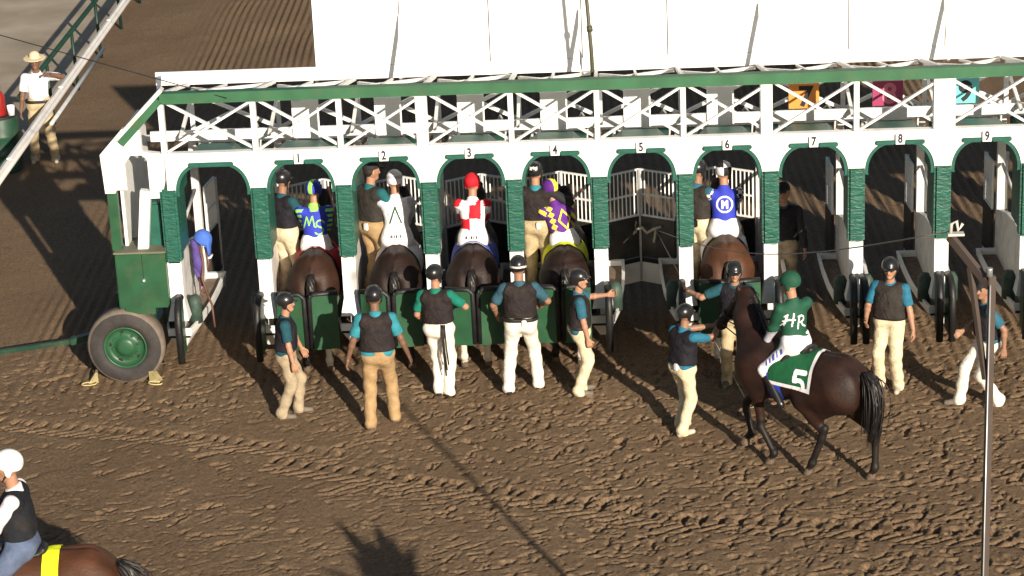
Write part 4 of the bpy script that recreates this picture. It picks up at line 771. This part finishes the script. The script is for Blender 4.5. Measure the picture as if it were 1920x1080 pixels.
j2 = jockey((2.66, .78, 0), 0, 'jockey in white silks with a dark letter on the back and silver white cap', [WSILK, GREYS, WSILK], [WSILK, GREYS], lambda r, f, u_: (np.abs(u_ - .07) < .02).astype(int), slv(1), scale=1.0, hip=(0, -.13, 1.56))
on_back(j2, 'back_letter', strokes(S_(GA, .2), .02), (.24, .26), DGRN, dz=.30)
on_back(j2, 'star', strokes([[(-.035, -.03), (0, .03), (.035, -.03)], [(-.03, .012), (.03, .012)], [(-.1, .1), (-.07, .085), (-.1, .07)], [(.1, .1), (.07, .085), (.1, .07)]], .014), (.24, .26), GREYS, dz=.23)
def hemtext(j, w_, n):
    T = j['T']; return decal('hem_lettering', j['trousers'], T(0, -.2, .03), j['rt'], j['up'], lambda U, W: (np.abs(W) < .016) & (np.abs(U) < w_) & (np.sin(U * n) + .7 * np.sin(U * n * .43 + 1.2) > -.05), (.3, .05), LETTER, j['trousers'], cell=.006)
hemtext(j2, .07, 230)
def red_fn(x, y, z, l):
    a = (z > .27); o = np.where(a, (x > -.03) & (x < .12), x < -.02).astype(int); return np.where(l == 1, (np.floor((z + 1) / .11).astype(int) % 2), np.where(l == 2, 0, o))
j3 = jockey((3.63, .78, 0), 0, 'jockey in red and white checked silks with a plain red cap', [WSILK, RED], [RED], plain, red_fn, scale=.97, hip=(0, -.13, 1.56), twist=-8, side=1)
hemtext(j3, .08, 210)
def dia(x, y, z, l):
    d = (np.abs(((x + .1) / .045)) + np.abs(((z / .085) % 1) * 2 - 1) < 1.0); return np.where(l == 1, (np.floor((z + x) / .07).astype(int) % 2), np.where(d, 1, 0))
j4 = jockey((4.79, .78, 0), 0, 'jockey in purple silks with yellow diamonds leaning to one side, cap in purple and yellow', [PURP, YEL], [PURP, YEL], lambda r, f, u_: ((np.abs(r - .02) < .04)).astype(int), dia, scale=.93, hip=(0, -.13, 1.56), side=-14, lean=16, head=(24, -8), twist=12)
on_back(j4, 'diamond_outline', lambda U, W: (np.abs(np.abs(U) / .085 + np.abs(W) / .13 - 1) < .17), (.22, .3), YEL, dz=.28, dx=.06)
def bw(x, y, z, l): return np.where(l == 1, 1 + ((np.floor(x / .045) + np.floor(z / .045) + np.floor(y / .045)).astype(int) % 2), 0)
j6 = jockey((6.82, .78, 0), 0, 'jockey in blue silks with a white ringed letter and black and white sleeves', [ROYAL, WSILK, BLK], [WSILK, BLK], lambda r, f, u_: ((r * 1.0 > 0) ^ (u_ > .085)).astype(int), bw, scale=.99, hip=(0, -.13, 1.56))
on_back(j6, 'ring_emblem', lambda U, W: np.abs(np.hypot(U, W) - .098) < .011, (.24, .24), WSILK, dz=.32)
on_back(j6, 'back_letter', strokes(S_([[(-.35, -.5), (-.35, .5), (0, -.05), (.35, .5), (.35, -.5)]], .085), .03), (.14, .14), WSILK, dz=.32)
j5 = jockey(L5, Y5, 'jockey in dark green silks with white letters riding the number five horse', [DGRN, GREYS, DGRN], [DGRN], plain, lambda x, y, z, l: np.where((l == 1) & (z < .16), 1, 0), group='mounted jockeys', hip=(0, .03, 1.53), lean=4, twist=-24, head=(30, -4), hands=((-.05, .42, 1.42), (.14, .42, 1.45)), scale=.97)
on_back(j5, 'back_letters', strokes(S_(GH, .14, -.085, .02) + S_(GR, .15, .04, -.01), .019), (.34, .3), WSILK, dz=.30, dx=-.02)
decal('thigh_lettering', j5['trousers'], tuple((j5['hj'][0] + j5['kn'][0]) / 2 + V(-.1, 0, .02)), (0, -1, 0) if False else tuple(-(j5['kn'][0] - j5['hj'][0])), (-.2, 0, 1), lambda U, W: (np.abs(W) < .028) & (np.abs(U - .03) < .14) & (np.sin(U * 110) + .7 * np.sin(U * 47 + 1.2) > -.1), (.4, .08), BLUEC, j5['trousers'], cell=.006)
ro = person(LQ, YQ, 'outrider in white helmet, black vest and jeans on the pony at the corner', feet=((-.34, .13, .72), (.34, .13, .72)), hip=(0, -.0, 1.44), lean=2, hands=((-.14, .36, 1.46), (.14, .40, 1.44)), kpoles=((-.7, 1, .2), (.7, 1, .2)), shirt=WSHIRT, vest=cloth('black_vest_cloth', (.012, .014, .018)), pants=DENIM, shoe=SHOEB, helmet='white', sleeves='long', hem=False, kind='outrider', skin=0, footyaw=(.2, -.2), tall_boot=False, collar=1, scale=1.1)
# man by the rail
person((-3.92, 10.0, .0), D2R(-172), 'man in white shirt and khaki trousers shading his eyes behind the white rail', feet=((-.16, .02, 0), (.16, -.02, 0)), hands=((-.24, .34, 1.50), (.30, .02, .84)), poles=((-1, .3, -.1), None), shirt=WSHIRT, vest=None, pants=TANP, skin=2, helmet='hat', belt=BELT, hem=False, shoe=SHOEW, scale=1.04, head=(0, -6))

# ------------------------------------------------------------------ rail, pole, cables and small things
RX = -3.58
RAILW = mat('white_rail_vinyl', (.72, .69, .66), .4, .06, 5, dirt=.3); RAILA = mat('bare_rail_metal', (.55, .57, .58), .35, .1, 6, metal=.3)
rr = empty('running_rail', (RX, 4, 0), 0, 'white running rail with sloping cover and green posts along the edge of the dirt', 'rail')
def rp(y): return (-.012 * (y - 4), y - 4)
m = MB(); m.tube([(rp(y)[0], rp(y)[1], 1.0) for y in (0, 8, 16, 26)], .042, 10); m.build('rail_tube', RAILW, rr)
for a, b in ((0, 6.4), (6.5, 10.6), (10.7, 15.4), (15.5, 20.5), (20.6, 26)):
    m = MB(); xa, ya = rp(a); xb, yb = rp(b); m.prism([(xa - .05, ya, 1.03), (xa - .085, ya, 1.075), (xa - .03, ya, 1.095), (xa + .005, ya, 1.06)], (xb - xa, yb - ya, 0)); m.build('rail_cover', RAILW, rr)
m = MB(); m.tube([(rp(y)[0] + .07, rp(y)[1], .86) for y in (9.2, 11.5, 14.2)], .034, 10); m.build('lower_rail', RAILA, rr)
gf = empty('green_fence', (-4.35, 10, 0), 0, 'dark green pipe fence running behind the white rail', 'fence')
DKG = mat('dark_green_pipe', (.008, .03, .02), .5, .2, 5)
m = MB(); m.tube([(.1, 0, 1.1), (-.1, 30, 1.1)], .045, 8); m.build('fence_rail', DKG, gf)
for y in (2.3, 4.6, 7.0, 9.3, 11.6, 14): m = MB(); m.tube([(.1 - y * .007, y, 1.1), (.13 - y * .007, y - .02, 0)], .032, 8); m.build('fence_post', DKG, gf)
# tall pole in the foreground with a bracket arm
po = empty('pole', (7.895, -13.4, 0), 0, 'tall brown steel pole with a bracket arm at its top, standing in the foreground', 'pole')
m = MB(); m.box(-.025, .025, -.025, .025, 0, 5.80, bev=.005); m.build('shaft', BROWNM, po)
m = MB(); m.tube([(-.015, -.031, 1), (-.015, -.031, 5.74)], .006, 6); m.build('conduit', STEEL, po)
m = MB(); m.bar((-.01, .0, 5.72), (-.25, .25, 6.0), .04, .055); m.build('bracket_arm', BROWNM, po)
m = MB(); m.bar((-.13, .12, 5.82), (-.03, .0, 5.05), .032); m.build('brace', BROWNM, po)
m = MB(); m.tube([(-.02, -.02, 5.8), (-.02, -.02, 5.85), (-.02, -.02, 5.86)], .022, 8); m.build('cap_bolt', STEEL, po)
pu = MB(); pu.box(-.27, -.16, .19, .25, 6.02, 6.035); pu.tube([(-.25, .22, 6.035), (-.245, .22, 6.1), (-.21, .22, 6.12), (-.2, .22, 6.05), (-.17, .22, 6.1)], .012, 6); pu.build('pulley', mat('pale_galvanised', (.55, .52, .45), .5), po)
KN = (5.98, 2.16, 1.06)
m = MB(); A = Vector((7.65, -13.18, 6.05)); B = Vector(KN); m.tube([A.lerp(B, t) - Vector((0, 0, .25 * math.sin(math.pi * t))) for t in np.linspace(0, 1, 12)], .006, 5); o = m.build('cable', ROPE); tag(o, 'thin grey cable from the pole bracket to the front door of stall five', 'cable')
m = MB(); A = Vector(KN); B = Vector((6.98, -1.62, .02)); m.tube([A.lerp(B, t) for t in np.linspace(0, 1, 8)] + [B + Vector((.15, .1, .0))], .0075, 6)
m.tube([(5.72, 2.2, 1.06), (5.80, 2.14, 1.1), (5.86, 2.16, 1.02), (5.95, 2.13, 1.08), (6.06, 2.1, 1.12)], .022, 8); m.tube([(5.98, 2.14, 1.08), (5.97, 2.1, 1.0), (5.95, 2.1, .9)], .02, 6)
m.build('knot', mat('pale_rope', (.42, .38, .30), .8, .2, 30)); o = bpy.data.objects['knot']; o.name = 'lead_rope'; tag(o, 'long pale rope knotted on the black door of stall five and stretched to the dirt', 'rope')
m = MB(); A = Vector((-4.6, .6, 5.2)); B = Vector((.75, -.09, 3.66)); m.tube([A.lerp(B, t) for t in np.linspace(0, 1, 8)], .007, 5); o = m.build('guy_wire', BLACKP); tag(o, 'thin dark guy wire running down to the green beam at the left', 'wire')
# barrel by the rail with a red extinguisher-like bottle
br = empty('barrel', (-4.50, 9.55, 0), 0, 'dark green barrel behind the rail beside the man in the white shirt', 'barrel')
m = MB(); m.lathe([(.0001, .0), (.29, 0), (.3, .03), (.3, .3), (.312, .32), (.3, .34), (.3, .6), (.312, .62), (.3, .64), (.3, .90), (.285, .93), (.0001, .93)], (0, 0, 0), 'z', 28); m.build('drum', mat('dark_green_drum', (.012, .05, .03), .5, .2, 5, dirt=.3), br)
m = MB(); m.lathe([(.29, .925), (.31, .935), (.31, .955), (.27, .96), (.0001, .95)], (0, 0, 0), 'z', 28); m.build('rim', BLACKP, br)
eb_ = empty('red_bottle', (-4.46, 9.48, .955), 0, 'red bottle shaped canister standing on the green barrel', 'canister')
m = MB(); m.lathe([(.0001, 0), (.1, 0), (.105, .02), (.105, .30), (.08, .37), (.045, .41), (.04, .5), (.0001, .51)], (0, 0, 0), 'z', 18); m.build('canister', mat('red_enamel', (.22, .012, .010), .35), eb_)
m = MB(); m.lathe([(.04, .5), (.03, .52), (.03, .56), (.0001, .56)], (0, 0, 0), 'z', 10); m.build('neck', mat('red_enamel', (.22, .012, .010), .35), eb_)
cu_ = MB(); cu_.lathe([(.0001, 0), (.05, 0), (.065, .16), (.06, .16), (.045, .01), (.0001, .01)], (-4.27, 9.46, .955), 'z', 16); o = cu_.build('paper_cup', WSHIRT); tag(o, 'white paper cup on the rim of the green barrel', 'cup')
# blue cap, purple cloth and straps hung on the partition of the unnumbered stall
hx, hy = .06, .9
def V3(x, y, z): return (x, y, z)
cp = sdf_obj('blue_cap', sdf_mesh([ell((.17, .72, 1.60), (.12, .11, .13), k=.02, cut=((.17, .72, 1.54), (-.55, 0, -.8))), ell((.24, .70, 1.50), (.03, .09, .12), k=.03)], .01), mat('blue_cap_cotton', (.05, .13, .48), .8, .1, 14, .3), None); tag(cp, 'blue cap hanging on the partition of the unnumbered end stall', 'cap')
m = MB(); m.tube([(.28, .68, 1.40), (.262, .62, 1.38), (.235, .6, 1.38)], .016, 6); o = m.build('brim_edge', WSILK, cp)
pb = sdf_obj('purple_cloth', sdf_mesh([cone((.06, .72, 1.56), (.09, .7, 1.28), .05, .06), cone((.09, .7, 1.3), (.13, .68, 1.15), .055, .03), cone((.05, .7, 1.2), (.12, .66, 1.0), .03, .02)], .011, wob=.006), mat('purple_jacket_cloth', (.07, .045, .2), .8, .3, 9, .5, 20), None); tag(pb, 'purple cloth hanging under the blue cap on the end partition', 'cloth')
m = MB(); m.tube([(.12, .7, 1.55), (.16, .66, 1.3), (.14, .6, 1.1), (.21, .5, .92), (.27, .4, .82), (.30, .3, .55)], .02, 8, r2=.013); m.tube([(.19, .7, 1.5), (.23, .66, 1.3), (.22, .64, 1.2)], .016, 6); m.tube([(.1, .62, 1.12), (.12, .5, .98), (.15, .48, .9), (.18, .5, .96)], .013, 6)
o = m.build('halter', LEATHER); tag(o, 'brown leather halter straps dangling over the white footboard at the end stall', 'halter')

# young palm-like tree just outside the lower edge of the picture: only its shadow falls on the dirt
tr = empty('young_tree', (6.15, -13.45, 0), 0, 'small spiky leaved tree just below the picture edge, throwing the frond shaped shadow', 'tree')
m = MB(); m.tube([(0, 0, 0), (.04, .02, .8), (-.03, .05, 1.7), (0, 0, 2.45)], .07, 8, r2=.045); m.build('trunk', mat('tree_bark', (.09, .065, .045), .9, .3, 12, .5, 20), tr)
m = MB()
for k in range(46):
    a = rng.uniform(0, 6.28); el = rng.uniform(-.5, 1.3); L = rng.uniform(.4, .85) * (1.25 if math.sin(el) > .7 else .9); d = V(math.cos(a) * math.cos(el), math.sin(a) * math.cos(el), math.sin(el)); b0 = V(0, 0, 2.4) + d * .03; pn = nrm(np.cross(d, V(0, 0, 1) + d * .1)); P_ = []; F_ = []
    for i in range(7):
        t = i / 6; c = b0 + d * (L * t) + V(0, 0, -.25 * t * t * L); wd = .085 * math.sin(math.pi * min(t * .9 + .1, 1)) + .003; P_ += [c - pn * wd, c + pn * wd]
    F_ = [(2 * i, 2 * i + 1, 2 * i + 3, 2 * i + 2) for i in range(6)]; m.add(P_, F_)
m.build('crown', mat('palm_leaf', (.05, .09, .03), .6, .3, 6), tr)
